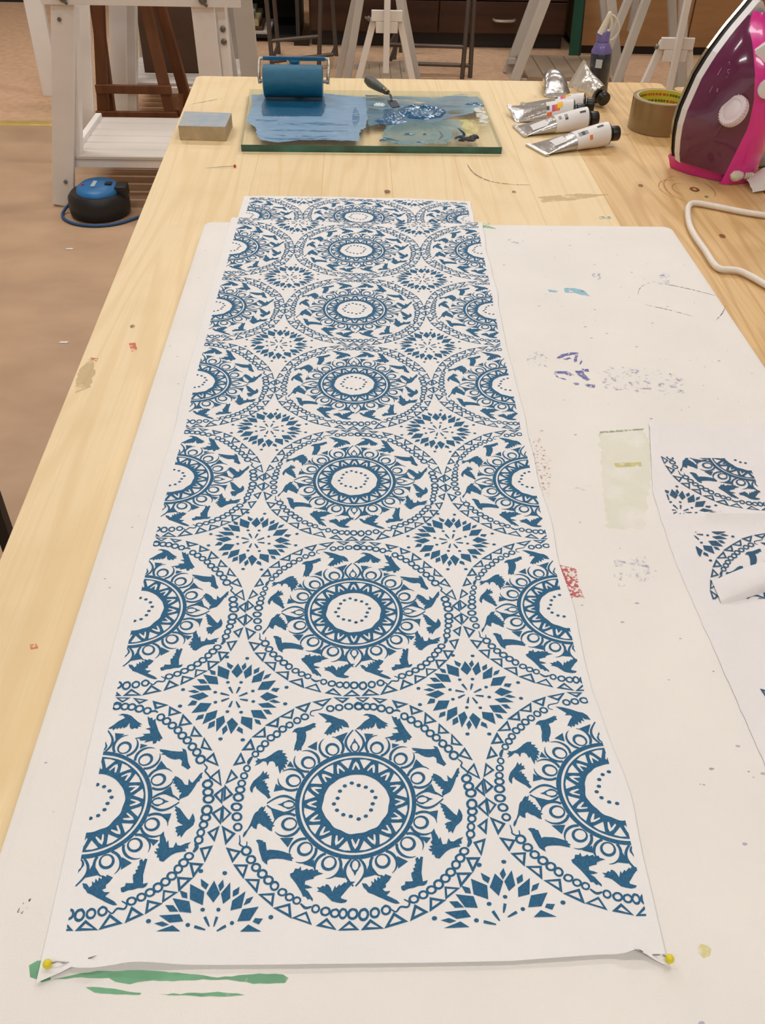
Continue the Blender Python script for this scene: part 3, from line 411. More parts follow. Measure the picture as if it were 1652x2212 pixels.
# ---- motif geometry in print coordinates
def evenodd(polys):
    """triangles filling a set of outlines by the even-odd rule"""
    vv = []; ee = []
    for p in polys:
        k = len(vv); vv += [Vector(q) for q in p]; ee += [(k + i, k + (i + 1) % len(p)) for i in range(len(p))]
    r = delaunay_2d_cdt(vv, ee, [], 0, 1e-7); out = []
    for f in r[2]:
        a, b, c = (r[0][i] for i in f[:3]); m = (a + b + c) / 3; ins = False
        for p in polys:
            n = len(p); j = n - 1
            for i in range(n):
                if (p[i][1] > m.y) != (p[j][1] > m.y) and m.x < (p[j][0] - p[i][0]) * (m.y - p[i][1]) / (p[j][1] - p[i][1]) + p[i][0]: ins = not ins
                j = i
        if ins: out.append(((a.x, a.y), (b.x, b.y), (c.x, c.y)))
    return out
def ell(cx, cy, rx, ry, n=14, a0=0, jit=0., seed=0):
    return [(cx + rx * math.cos(2 * math.pi * i / n + a0) * (1 + jit * noise.noise(Vector((i * .9, seed, 0)))), cy + ry * math.sin(2 * math.pi * i / n + a0) * (1 + jit * noise.noise(Vector((i * .9, seed, 7))))) for i in range(n)]
def inset(p, d):
    out = []; n = len(p); area = sum(p[i][0] * p[(i + 1) % n][1] - p[(i + 1) % n][0] * p[i][1] for i in range(n)); sg = 1 if area > 0 else -1
    for i in range(n):
        a, b, c = Vector(p[i - 1]), Vector(p[i]), Vector(p[(i + 1) % n]); e1 = (b - a).normalized(); e2 = (c - b).normalized()
        n1 = Vector((-e1.y, e1.x)) * sg; n2 = Vector((-e2.y, e2.x)) * sg; m = n1 + n2; k = m.dot(n1)
        q = b + m * (d / max(.35, k)); out.append((q.x, q.y))
    return out
def band(pts, w):
    """tapered stroke as an outline; w = list of half widths"""
    P = [Vector(p) for p in pts]; A = []; B = []
    for i, p in enumerate(P):
        t = (P[min(i + 1, len(P) - 1)] - P[max(i - 1, 0)]).normalized(); n_ = Vector((-t.y, t.x)); A.append(tuple(p + n_ * w[i])); B.append(tuple(p - n_ * w[i]))
    return A + B[::-1]
def pol(r, a): return (r * math.cos(a), r * math.sin(a))
def medallion():
    T = []
    E = 1e-4
    for p in BIRDS: T += evenodd([[(x * E, y * E) for x, y in p]])
    for i, (x, y, rx, ry) in enumerate(CHAIN):
        rx = abs(rx) * E; ry = abs(ry) * E; o = ell(x * E, y * E, rx * 1.08, ry * 1.08, 14, 0, .1, i); T += evenodd([o, ell(x * E, y * E, rx * .60, ry * .60, 14, 0, .14, i + 50)])
    for i, p in enumerate(TRIS):
        p = [(x * E, y * E) for x, y in p]; p = inset(p, -.0016); h = inset(p, .0092 + .003 * noise.noise(Vector((i * 1.7, 0, 0))))
        T += evenodd([p, h])
    for p in DARTS: T += evenodd([[(x * E, y * E) for x, y in p]])
    for p, w in SQUIG:
        q = bez([(x * E, y * E, 0) for x, y in p], 5); q = [(a.x, a.y) for a in q]; T += evenodd([band(q, [w * E / 2 * (.55 + .45 * math.sin(math.pi * i / (len(q) - 1))) for i in range(len(q))])])
    for i, (x, y) in enumerate(DOTS): T += evenodd([ell(x * E, y * E, .0085, .0075, 8, 0, .12, i)])
    # the two rings and the lotus ring inside them
    NR = 96; rr = lambda r0, amp, s: [pol(r0 + amp * noise.noise(Vector((math.cos(2 * math.pi * i / NR) * 3, math.sin(2 * math.pi * i / NR) * 3, s))), 2 * math.pi * i / NR) for i in range(NR)]
    T += evenodd([rr(.2305, .002, 1), rr(.2135, .0012, 2)])
    polys = [rr(.2045, .0012, 3), rr(.1265, .006, 4)]
    for k in range(16):
        a = math.pi / 2 + k * math.pi / 8; h = math.pi / 8; j = .004 * noise.noise(Vector((k * 2.3, 1, 0)))
        m = a + h / 2   # white triangle between two petals
        polys.append([pol(.196, m - h * .30), pol(.198, m), pol(.196, m + h * .30), pol(.157 + j, m)])
        # chevron inside each petal
        ti = .188 + j; polys.append([pol(ti, a), pol(.176, a + h * .13), pol(.152, a + h * .27), pol(.147, a + h * .19), pol(.171, a + h * .02), pol(.147, a - h * .19), pol(.152, a - h * .27), pol(.176, a - h * .13)])
    T += evenodd(polys)
    # ring-and-crescent flowers around the rim
    for i, (x, y) in enumerate(RINGS):
        a = math.atan2(y, x); er = Vector((math.cos(a), math.sin(a))); et = Vector((-er.y, er.x)); c = er * .2615
        loc = lambda t, r: tuple(c + et * t + er * r)
        o = [loc(.0285 * math.sin(b), .030 * math.cos(b)) for b in [2 * math.pi * k / 20 for k in range(20)]]
        h = [loc(.0195 * math.sin(b), .0215 * math.cos(b) - .003) for b in [2 * math.pi * k / 20 for k in range(20)]]
        T += evenodd([o, h])
        for s, e0 in ((1, .30), (-1, .42)):
            bs = [e0 + (2.55 - e0) * k / 12 for k in range(13)]
            T += evenodd([band([loc(s * .047 * math.sin(b), .010 + .050 * math.cos(b)) for b in bs], [.0006 + .0048 * math.sin(math.pi * min(1, (k + .3) / 11) * .62) for k in range(13)])])
    # four lotus buds
    for q in range(4):
        a = math.pi / 2 * q + .01; er = Vector((math.cos(a), math.sin(a))); et = Vector((-er.y, er.x)); c = er * .23
        loc = lambda t, r: tuple(c + et * t + er * r)
        for s in (1, -1):
            T += evenodd([band([loc(s * (.016 + .026 * math.sin(math.pi * min(1, k / 10) ** .9)) - s * .012 * (k / 10), .105 * k / 10) for k in range(11)], [.0055 * (1 - .8 * abs(k / 10 - .35)) for k in range(11)])])
        o = [loc(.020 * math.sin(b) * (1 if math.cos(b) < .3 else .75), .026 + .026 * math.cos(b) + (.014 if k == 0 else 0)) for k, b in enumerate([2 * math.pi * k / 16 for k in range(16)])]
        h = [loc(.0115 * math.sin(b), .026 + .019 * math.cos(b) - .002) for b in [2 * math.pi * k / 16 for k in range(16)]]
        T += evenodd([o, h])
    return T
def rosette():
    T = []; E = 1e-4
    for p in KITES: T += evenodd([[(x * E, y * E) for x, y in p]])
    for a, b in DASHES:
        a = Vector(a) * E; b = Vector(b) * E; T += evenodd([band([a, a.lerp(b, .5), b], [.0052, .0046, .0022])])
    for i, (x, y) in enumerate(RDOTS): T += evenodd([ell(x * E, y * E, .0082 if i < 8 else .0092, .0072 if i < 8 else .008, 8, 0, .12, i)])
    return T
def clip(T, axis, val, sign):
    """keep the part of each triangle with sign*(coord-val) >= 0"""
    out = []
    for t in T:
        d = [sign * (p[axis] - val) for p in t]
        if all(x >= 0 for x in d): out.append(t); continue
        if all(x <= 0 for x in d): continue
        q = []
        for i in range(3):
            a, b = t[i], t[(i + 1) % 3]; da, db = d[i], d[(i + 1) % 3]
            if da >= 0: q.append(a)
            if (da > 0 and db < 0) or (da < 0 and db > 0): s = da / (da - db); q.append((a[0] + (b[0] - a[0]) * s, a[1] + (b[1] - a[1]) * s))
        for i in range(1, len(q) - 1): out.append((q[0], q[i], q[i + 1]))
    return out
def fine(T, lim=.055):
    out = []; st = list(T)
    while st:
        t = st.pop(); L_ = [math.dist(t[i], t[(i + 1) % 3]) for i in range(3)]; m = max(L_)
        if m <= lim: out.append(t); continue
        i = L_.index(m); a, b, c = t[i], t[(i + 1) % 3], t[(i + 2) % 3]; h = ((a[0] + b[0]) / 2, (a[1] + b[1]) / 2); st += [(a, h, c), (h, b, c)]
    return out
def flat(name, T, fn, m, parent):
    idx = {}; vs = []; fs = []
    for t in T:
        f = []
        for p in t:
            k = (round(p[0], 5), round(p[1], 5))
            if k not in idx: idx[k] = len(vs); vs.append(fn(*p))
            f.append(idx[k])
        if len(set(f)) == 3: fs.append(f)
    g = G(); g.add(vs, fs); return g.obj(name, m, parent)
MED = medallion(); ROS = rosette(); MEDF = fine(MED); ROSF = fine(ROS); OFF = .00016
def shift(T, du, dv): return [tuple((p[0] + du, p[1] + dv) for p in t) for t in T]
def halves(T):
    """prints running past the board edge: on top, down the drop and on the table"""
    return T
for r in range(7):
    for c_, cu in ((-1, -1), (0, 0), (1, 1)):
        T = MEDF
        if c_ == -1: T = clip(T, 0, .006, 1)
        if c_ == 1: T = clip(T, 0, -.006, -1)
        T = shift(T, cu, r + .5)
        if r == 0: T = clip(T, 1, .002, 1)
        if r == 6: T = clip(T, 1, 6.99, -1)
        flat('printed_medallion', T, lambda u, v, c_=c_: put(u, v, OFF, c_ == 1 and v < 1), INK, STRIP)
for r in range(8):
    for cu in (-.5, .5):
        T = shift(ROSF, cu, r)
        if r == 0: T = clip(T, 1, .001, 1)
        if r == 7: T = clip(T, 1, 6.985, -1)
        flat('printed_rosette', T, lambda u, v: put(u, v, OFF + .00004, u > .5 and v < 1), INK, STRIP)

# pins
STEEL = mat('steel', (150, 146, 140), .3, metal=1.)
YEL = mat('yellow_bead', (232, 214, 40), .35); REDB = mat('red_bead', (206, 74, 62), .35)
def pin(head, pts, m, label, rad=.0021):
    t = root('dressmaking_pin', (head[0], head[1], head[2] - rad), label, 'pin')
    G().lathe([(rad * math.sin(math.pi * k / 8) + 1e-5, -rad * math.cos(math.pi * k / 8)) for k in range(9)], head, seg=14).obj('pin_head', m, t, True)
    G().tube(pts, [.00035] * (len(pts) - 1) + [.0001], 6).obj('pin_shaft', STEEL, t, True)
def P_(x, y, z): return (x, y, z)
pin((-.1406, -.0148, CZ + .0032), [(-.1406, -.0148, CZ + .0032), (-.1362, -.0143, CZ + .0038), (-.1340, -.0140, CZ + .0022), (-.127, -.0128, CZ - .0002), (-.1222, -.0121, CZ + .0024), (-.1190, -.0115, CZ + .0034)], YEL, 'yellow-headed pin through the left near corner of the printed strip')
pin((.1470, -.0165, CZ + .0030), [(.1470, -.0165, CZ + .0030), (.1440, -.0152, CZ + .0038), (.1426, -.0147, CZ + .0030), (.138, -.0135, CZ + .0005), (.1342, -.0128, CZ + .0034), (.1312, -.0118, CZ + .0042)], YEL, 'yellow-headed pin through the right near corner of the printed strip')
pin((-.1694, 1.0814, TZ + .0021), [(-.1694, 1.0814, TZ + .002), (-.19, 1.079, TZ + .0013), (-.2104, 1.0765, TZ + .0004)], REDB, 'red-headed pin lying loose on the pine table in front of the grey block', .0021)
# ------------------------------------------------------------ scrap of printed cloth at the right
RAG = root('printed_cloth_scrap', (.32, .25, BZ), 'crumpled white cotton scrap with partial blue prints, lying right of the long strip', 'cloth')
def rz(x, y):
    n1 = noise.noise(Vector((x * 14, y * 16, 9))) * .5 + .5; n2 = noise.noise(Vector((x * 40, y * 22, 3))) * .5 + .5
    ridge = .0036 * math.exp(-((y - (.3035 + .05 * (x - .23) * 0)) / .0055) ** 2) * min(1, max(0, (x - .232) / .03))
    edge_ = .0012 * math.exp(-((x - (.2385 + .12 * max(0, y - .30))) / .005) ** 2)
    return BZ + .0006 + (.0014 * n1 + .0008 * n2 + edge_) * min(1, max(0, (x - .226) / .02)) + ridge
RE = [(.08, .2312), (.1208, .2300), (.1496, .2292), (.1745, .2283), (.2012, .2274), (.2374, .2263), (.264, .2261), (.2942, .2275), (.3342, .2297), (.3909, .2424), (.425, .2500)]
rows = []
for i in range(61):
    y = .02 + i * (.425 - .02) / 60; x0 = interp(RE, y) + .0008 * noise.noise(Vector((y * 120, 0, 0))); row = []
    for j in range(41):
        t = j / 40; x = x0 + (.3835 - x0) * t; yy = y + (.004 * noise.noise(Vector((x * 25, 1, 2))) if i == 60 else 0)
        z = rz(x, yy) - (.0003 if j == 0 else 0)
        row.append((x, yy, z))
    rows.append(row)
G().loft(rows, close=False).obj('cotton_sheet', RAGM, RAG, True)
# the folded-back flap: a soft roll across the lower print
fl0 = [(.2453, .2345), (.2560, .2400), (.2700, .2462), (.2855, .2521), (.33, .268), (.40, .288)]
fl1 = [(.2437, .2165), (.2520, .2185), (.2640, .2225), (.2768, .2276), (.33, .242), (.40, .258)]
rr_ = []
for k in range(26):
    t = k / 25; x = .2445 + t * .138; a = interp([(p[0], p[1]) for p in fl0], x); b = interp([(p[0], p[1]) for p in fl1], x) - .004; row = []
    for j in range(11):
        s = j / 10; y = a + (b - a) * s; hgt = .0085 * (math.sin(math.pi * min(1, .06 + s * .94)) ** .55) * (.10 + .90 * min(1, t * 4) ** .6) * (.55 + .45 * s) + .0006
        row.append((x, y, rz(x, y) + hgt - (.0012 if j in (10,) else 0)))
    rr_.append(row)
G().loft(rr_, close=False).obj('folded_flap', RAGM, RAG, True)
def quad_map(A, B, C, D):
    A, B, C, D = map(Vector, (A, B, C, D))
    return lambda s, t: A.lerp(B, s).lerp(C.lerp(D, s), t)
def rag_print(name, T, mp):
    def f(u, v):
        p = mp(u, v); return (p.x, p.y, rz(p.x, p.y) + .0004)
    flat(name, T, f, INKR, RAG)
# lower-left quarter block above the fold, upper-left quarter block below it (u,v run 0..1 over the quarter)
q1 = fine(clip(clip(MED, 0, -.003, -1), 1, -.012, -1), .03); m1 = quad_map((.2440, .3096), (.3109, .3096), (.2470, .3800), (.3170, .3770))
rag_print('printed_medallion', q1, lambda u, v: m1((u + .5) * 2, (v + .5) * 2))
k1 = fine(clip(clip(shift(ROS, -.5, -.5), 0, -.545, 1), 1, -.53, 1), .03); k1 = clip(k1, 0, -.02, -1)
rag_print('printed_rosette', k1, lambda u, v: m1((u + .5) * 2, (v + .5) * 2))
q2 = fine(clip(clip(MED, 0, -.003, -1), 1, .012, 1), .03); m2 = quad_map((.2397, .2162), (.3060, .2175), (.2459, .2859), (.3139, .2859))
rag_print('printed_medallion', q2, lambda u, v: m2((u + .5) * 2, v * 2))
k2 = fine(clip(clip(shift(ROS, -.5, .5), 0, -.505, 1), 1, .505, -1), .03)
rag_print('printed_rosette', k2, lambda u, v: m2((u + .5) * 2, v * 2))
tz_ = [[(1632, 1475), (1638, 1505), (1652, 1480)]]
p = [(.2458, .1424), (.2478, .1328), (.2545, .1395)]
rag_print('printed_triangle', evenodd([p, inset(p, .0012)]), lambda u, v: Vector((u, v)))

# ------------------------------------------------------------ glass inking plate, ink, roller, palette knife, block
gx0, gx1, gy0, gy1 = -.172, .2155, 1.146, 1.434; GZ0 = TZ + .0004; GZ = .7555
GLT = bpy.data.materials.new('plate_glass'); GLT.use_nodes = True; nt = GLT.node_tree; nt.nodes.clear()
o_ = nt.nodes.new('ShaderNodeOutputMaterial'); tr_ = nt.nodes.new('ShaderNodeBsdfTransparent'); tr_.inputs[0].default_value = (.985, 1, .98, 1)
gl_ = nt.nodes.new('ShaderNodeBsdfGlossy'); gl_.inputs['Roughness'].default_value = .03; fr_ = nt.nodes.new('ShaderNodeFresnel'); bf_ = nt.nodes.new('ShaderNodeNewGeometry'); im_ = nt.nodes.new('ShaderNodeMapRange'); im_.inputs[3].default_value = 1.5; im_.inputs[4].default_value = 1 / 1.5; nt.links.new(bf_.outputs['Backfacing'], im_.inputs[0]); nt.links.new(im_.outputs[0], fr_.inputs[0])
mx_ = nt.nodes.new('ShaderNodeMixShader'); nt.links.new(fr_.outputs[0], mx_.inputs[0]); nt.links.new(tr_.outputs[0], mx_.inputs[1]); nt.links.new(gl_.outputs[0], mx_.inputs[2]); nt.links.new(mx_.outputs[0], o_.inputs[0])
GLE = mat('glass_edge', (14, 62, 58), .12, col2=(40, 118, 104), scale=22, coat=.4)
nt = GLE.node_tree; ge_ = nt.nodes.new('ShaderNodeNewGeometry'); tt_ = nt.nodes.new('ShaderNodeBsdfTransparent'); tt_.inputs[0].default_value = (.9, .96, .92, 1); mm_ = nt.nodes.new('ShaderNodeMixShader')
nt.links.new(ge_.outputs['Backfacing'], mm_.inputs[0]); nt.links.new(nt.nodes['Principled BSDF'].outputs[0], mm_.inputs[1]); nt.links.new(tt_.outputs[0], mm_.inputs[2]); nt.links.new(mm_.outputs[0], nt.nodes['Material Output'].inputs[0])
CLEAR = bpy.data.materials.new('glass_underside'); CLEAR.use_nodes = True; nt = CLEAR.node_tree; nt.nodes.clear(); q_ = nt.nodes.new('ShaderNodeBsdfTransparent'); q_.inputs[0].default_value = (1, 1, 1, 1); nt.links.new(q_.outputs[0], nt.nodes.new('ShaderNodeOutputMaterial').inputs[0])
PL = root('glass_plate', ((gx0 + gx1) / 2, (gy0 + gy1) / 2, GZ0), 'thick green-edged glass plate for rolling out blue ink', 'plate')
g = G(); c4 = [(-.1665, gy0), (gx1 + .0005, gy0 + .004), (.2125, gy1 + .003), (-.1795, gy1 - .003)]
g.add([(x, y, GZ) for x, y in c4], [(0, 1, 2, 3)]); g.obj('glass_sheet', GLT, PL)
g = G(); g.add([(x, y, z) for z in (GZ0, GZ) for x, y in c4], [(0, 1, 5, 4), (1, 2, 6, 5), (2, 3, 7, 6), (3, 0, 4, 7), (0, 3, 2, 1)]); g.mi[-1] = 1; g.obj('glass_edge', [GLE, CLEAR], PL)
INKW = mat('wet_ink', (18, 84, 124), .22, scale=220, col2=(34, 104, 142), coat=.3, bump=.35, bscale=900)
ROLLED = mat('rolled_ink', (112, 152, 186), .32, scale=120, stretch=(.4, 1, 1), col2=(136, 172, 202), bump=.25, bscale=1400, coat=.1, spec=.6)  # base colour paled to carry the bright ceiling reflected in the ink
SMEAR = mat('smeared_ink', (122, 156, 166), .32, scale=45, stretch=(.35, 1.2, 1), col2=(66, 108, 138), alpha=.92, acov=.38, ascale=60, bump=.4, bscale=300, detail=6)
SWIRL = mat('thin_ink', (128, 166, 166), .35, scale=40, col2=(104, 150, 160), alpha=.75, acov=.45, ascale=45)
zi = GZ + .0002
inset_stain('rolled_ink', S['inkroll'], ROLLED, PL, zi, .0035)['label'] = 'rolled-out blue ink, reflected light painted in as paleness'
inset_stain('smeared_ink', S['inksmear'], SMEAR, PL, zi + .0001, .003)['label'] = 'streaky grey-blue ink'
dk = [(-.146, 1.315), (-.052, 1.318), (-.050, 1.295), (-.055, 1.272), (-.145, 1.268), (-.149, 1.290)]
inset_stain('roller_reflection_band', [[(-.150, 1.392), (-.052, 1.394), (-.048, 1.335), (-.053, 1.285), (-.146, 1.281), (-.152, 1.335)]], INKW, PL, zi + .0002, .0025)['label'] = 'dark reflection of the roller, painted onto the ink before it'  # darker band paints in the roller's reflection on the glossy ink
def sw(n, pts, w, m): return stroke(n, pts, w, m, PL, zi + .0003)
for i, (pts, w) in enumerate([([(.060, 1.250), (.045, 1.205), (.055, 1.170), (.090, 1.160), (.112, 1.175), (.120, 1.215), (.116, 1.250)], .014), ([(.118, 1.258), (.140, 1.230), (.139, 1.190), (.120, 1.166)], .010), ([(.130, 1.262), (.158, 1.238), (.160, 1.195), (.148, 1.172)], .011), ([(.066, 1.196), (.085, 1.208), (.098, 1.226)], .006), ([(.042, 1.186), (.060, 1.174), (.078, 1.170)], .006)]):
    sw('ink_swirl', pts, w, SWIRL)
for pts, w in [([(.158, 1.236), (.165, 1.205), (.158, 1.182)], .005), ([(.128, 1.222), (.131, 1.198), (.124, 1.178)], .004)]: sw('ink_swirl', pts, w, INKW)
inset_stain('thin_ink', S['swirl'], mat('thin_wash', (120, 162, 168), .35, alpha=.55, acov=.44, ascale=26, stretch=(1, .5, 1)), PL, zi + .00005, .004)
STK = mat('ink_streak', (84, 130, 172), .35, alpha=.6, acov=.49, ascale=260, stretch=(.25, 1, 1))
for pts, w in (([(.000, 1.335), (.001, 1.28), (-.001, 1.235)], .012), ([(-.13, 1.212), (-.09, 1.214), (-.05, 1.212), (-.01, 1.215)], .008), ([(-.12, 1.243), (-.06, 1.247), (-.01, 1.243)], .014), ([(-.125, 1.190), (-.08, 1.186), (-.03, 1.188)], .006), ([(-.135, 1.176), (-.10, 1.172), (-.06, 1.176), (-.02, 1.174)], .009), ([(-.155, 1.262), (-.14, 1.258), (-.12, 1.262)], .012)): stroke('ink_streak', pts, w, STK, PL, zi + .0003)
inset_stain('yellow_smear', S['yel'], mat('yellow_smear', (214, 212, 122), .4, alpha=.6, acov=.5, ascale=45), PL, zi, .003)
inset_stain('white_smear', S['white'], mat('white_smear', (222, 226, 222), .35, alpha=.85, acov=.46, ascale=110, bump=.5, bscale=200), PL, zi + .0004, .003)
# mounds of wet paint, with height of their own
def mound(name, cx, cy, rx, ry, h, m, seed, ring=False, n=34):
    g = G(); rows = []
    for i in range(n + 1):
        row = []
        for j in range(n + 1):
            a = (i / n - .5) * 2; b = (j / n - .5) * 2; d = math.hypot(a, b); w = 1 + .45 * noise.noise(Vector((a * 1.6, b * 1.6, seed)))
            prof = max(0, 1 - (d / w) ** 2) if not ring else max(0, 1 - ((d - .66) / (.30 * w)) ** 2)
            k = .35 + .65 * abs(noise.noise(Vector((a * 4.2, b * 4.2, seed + 3)))) + .4 * abs(noise.noise(Vector((a * 9, b * 9, seed))))
            row.append((cx + a * rx, cy + b * ry, zi - .0006 + h * prof * k + (0.0007 if prof > .02 else -.0012)))
        rows.append(row)
    # only the raised part is paint
    vs = [v for r in rows for v in r]; fs = []
    for i in range(n):
        for j in range(n):
            q = (i * (n + 1) + j, (i + 1) * (n + 1) + j, (i + 1) * (n + 1) + j + 1, i * (n + 1) + j + 1)
            if max(vs[k][2] for k in q) > zi: fs.append(q)
    used = sorted({k for f in fs for k in f}); mp = {k: i for i, k in enumerate(used)}
    g.add([vs[k] for k in used], [tuple(mp[k] for k in f) for f in fs]); return g.obj(name, m, PL, True)
WET = mat('wet_paint', (12, 82, 126), .2, scale=90, col2=(40, 104, 144), coat=.35, bump=.12, bscale=200)
mound('paint_mound', .106, 1.312, .042, .038, .006, WET, 2.0, True)
mound('paint_mound', .108, 1.316, .026, .022, .0035, mat('wet_paint_pale', (78, 122, 152), .22, scale=90, col2=(48, 104, 142), coat=.3, bump=.15, bscale=200), 5.0)
mound('paint_mound', .060, 1.288, .020, .040, .005, WET, 8.0)
mound('paint_mound', .054, 1.262, .026, .014, .004, WET, 11.0)
mound('paint_mound', .040, 1.352, .010, .010, .003, mat('wet_paint_white', (200, 218, 228), .2, coat=.5), 14.0)
mound('paint_mound', .196, 1.362, .016, .006, .003, WET, 17.0)
DEB = mat('dried_scraps', (44, 38, 44), .5)
for i, (cx, cy, rx, ry) in enumerate([(.158, 1.190, .009, .004), (.172, 1.186, .009, .005), (.180, 1.196, .007, .006), (.166, 1.180, .012, .003), (.096, 1.166, .006, .003), (.060, 1.163, .003, .002), (.045, 1.175, .009, .003), (.082, 1.204, .008, .004), (.105, 1.204, .003, .003)]):
    mound('dried_scrap' if i < 4 else 'ink_crumb', cx, cy, rx, ry, .0045 if i < 4 else .0018, DEB if i < 4 else WET, 20 + i * 3, n=12)

RUB = mat('inked_rubber', (6, 96, 130), .38, scale=160, stretch=(.3, 1, 1), col2=(14, 108, 142), coat=.25, bump=.3, bscale=1500)
CHR = mat('chrome_rod', (186, 182, 170), .38, metal=.85, var=.08, scale=60)
BLUEM = mat('blue_inked_bar', (20, 92, 138), .35, scale=60, col2=(44, 112, 152))
BRY = root('ink_roller', (-.102, 1.383, GZ), 'blue-inked rubber printing roller with a wire frame, resting on the glass plate', 'roller')
rc = .0245; rcz = GZ + rc + .0014
G().lathe([(rc - .004, 0), (rc, .0015), (rc, .0965), (rc - .004, .098)], (-.151, 1.383, rcz), (1, 0.01, 0), 48).obj('rubber_drum', RUB, BRY, True)
G().tube([(-.159, 1.383, rcz), (-.045, 1.384, rcz)], .003, 10).obj('axle', CHR, BRY, True)
fr = bez([(-.157, 1.3825, rcz - .004), (-.158, 1.386, rcz + .010), (-.1585, 1.400, .800), (-.1575, 1.408, .8075), (-.152, 1.4095, .809)], 5)
G().tube(fr, .0026, 10).obj('frame_wire', CHR, BRY, True)
fr = bez([(-.0455, 1.3835, rcz - .004), (-.0445, 1.387, rcz + .010), (-.0435, 1.401, .8005), (-.0445, 1.409, .808), (-.050, 1.4105, .8095)], 5)
G().tube(fr, .0026, 10).obj('frame_wire', CHR, BRY, True)
G().box(-.1525, -.0495, 1.4075, 1.4125, .8062, .8122).obj('cross_bar', BLUEM, BRY, bevel=.001)
G().lathe([(.0075, 0), (.0082, .003), (.0082, .010), (.006, .014)], (-.100, 1.409, .808), (0, .35, -1), 16).obj('handle_socket', BLUEM, BRY, True)
G().tube([(-.1115, 1.409, .806), (-.1095, 1.406, .8015)], .0022, 8).obj('locking_screw', CHR, BRY, True)
hp = [(-.100, 1.412, .797), (-.099, 1.425, .785), (-.098, 1.440, .772)]
G().tube(hp, .0045, 10).obj('neck', CHR, BRY, True)
G().lathe([(.006, 0), (.010, .006), (.0115, .03), (.0100, .06), (.0115, .085), (.009, .098), (.004, .101)], (-.098, 1.439, .7725), (.02, .97, -.14), 20).obj('wooden_handle', mat('roller_handle', (70, 66, 62), .5, var=.1), BRY, True)

KN = root('palette_knife', (.05, 1.38, GZ), 'painting knife with a grey-green wooden handle, blade down in the wet blue ink', 'knife')
hv = Vector((.0176, 1.4246, .776)); hf = Vector((.0494, 1.3782, .770)); ax = hf - hv; L0 = ax.length
G().lathe([(.002, 0), (.0065, .004), (.0088, L0 * .25), (.0082, L0 * .5), (.0062, L0 * .82), (.0048, L0)], hv, ax, 18).obj('knife_handle', mat('grey_green_wood', (92, 92, 82), .5, scale=120, stretch=(1, .4, 1), col2=(66, 68, 62)), KN, True)
G().lathe([(.0052, 0), (.0054, .002), (.0044, .008), (.0036, .010)], hf - ax.normalized() * .002, ax, 14).obj('ferrule', mat('dull_brass', (128, 118, 96), .3, metal=.9), KN, True)
d_ = ax.normalized()
sh = bez([hf + d_ * .006, hf + d_ * .013 + Vector((0, 0, -.001)), (.0590, 1.3665, .7625), (.0600, 1.3640, .7585)], 6)
G().tube(sh, .0018, 8).obj('shank', STEEL, KN, True)
G().add([(.0525, 1.367, .7588), (.0665, 1.367, .7588), (.073, 1.340, .7572), (.060, 1.333, .757), (.0525, 1.367, .7582), (.0665, 1.367, .7582), (.073, 1.340, .7566), (.060, 1.333, .7564)], [(0, 1, 2, 3), (7, 6, 5, 4), (0, 4, 5, 1), (1, 5, 6, 2), (2, 6, 7, 3), (3, 7, 4, 0)]).obj('blade', mat('inked_blade', (12, 40, 66), .3), KN)

BLK = root('sanding_block', (-.227, 1.232, TZ + .0004), 'small grey-brown rectangular block smeared with pale blue paint, left of the glass plate', 'block')
g = G(); z0, z1 = TZ + .0004, TZ + .0202
cb = [(-.2635, 1.196), (-.1935, 1.193), (-.1915, 1.262), (-.2650, 1.268)]
g.add([(x, y, z) for z in (z0, z1) for x, y in cb], [(3, 2, 1, 0), (0, 1, 5, 4), (1, 2, 6, 5), (2, 3, 7, 6), (3, 0, 4, 7)]); g.obj('block_body', mat('grit_brown', (206, 184, 148), .9, scale=60, col2=(176, 158, 128), bump=.5, bscale=700), BLK)
T_ = []; n = 18; rows = []
for i in range(n + 1):
    row = []
    for j in range(n + 1):
        s, t = i / n, j / n; p = Vector(cb[0]).lerp(Vector(cb[1]), s).lerp(Vector(cb[3]).lerp(Vector(cb[2]), s), t)
        e = min(s, 1 - s, t, 1 - t); row.append((p.x, p.y, z1 + .0002 + min(1, e * 8) * .0012 * (noise.noise(Vector((s * 5, t * 5, 2))) * .5 + .5)))
    rows.append(row)
G().loft(rows, close=False).obj('painted_face', mat('block_paint', (150, 170, 188), .8, scale=60, col2=(182, 178, 172), bump=.6, bscale=300, detail=6), BLK, True)

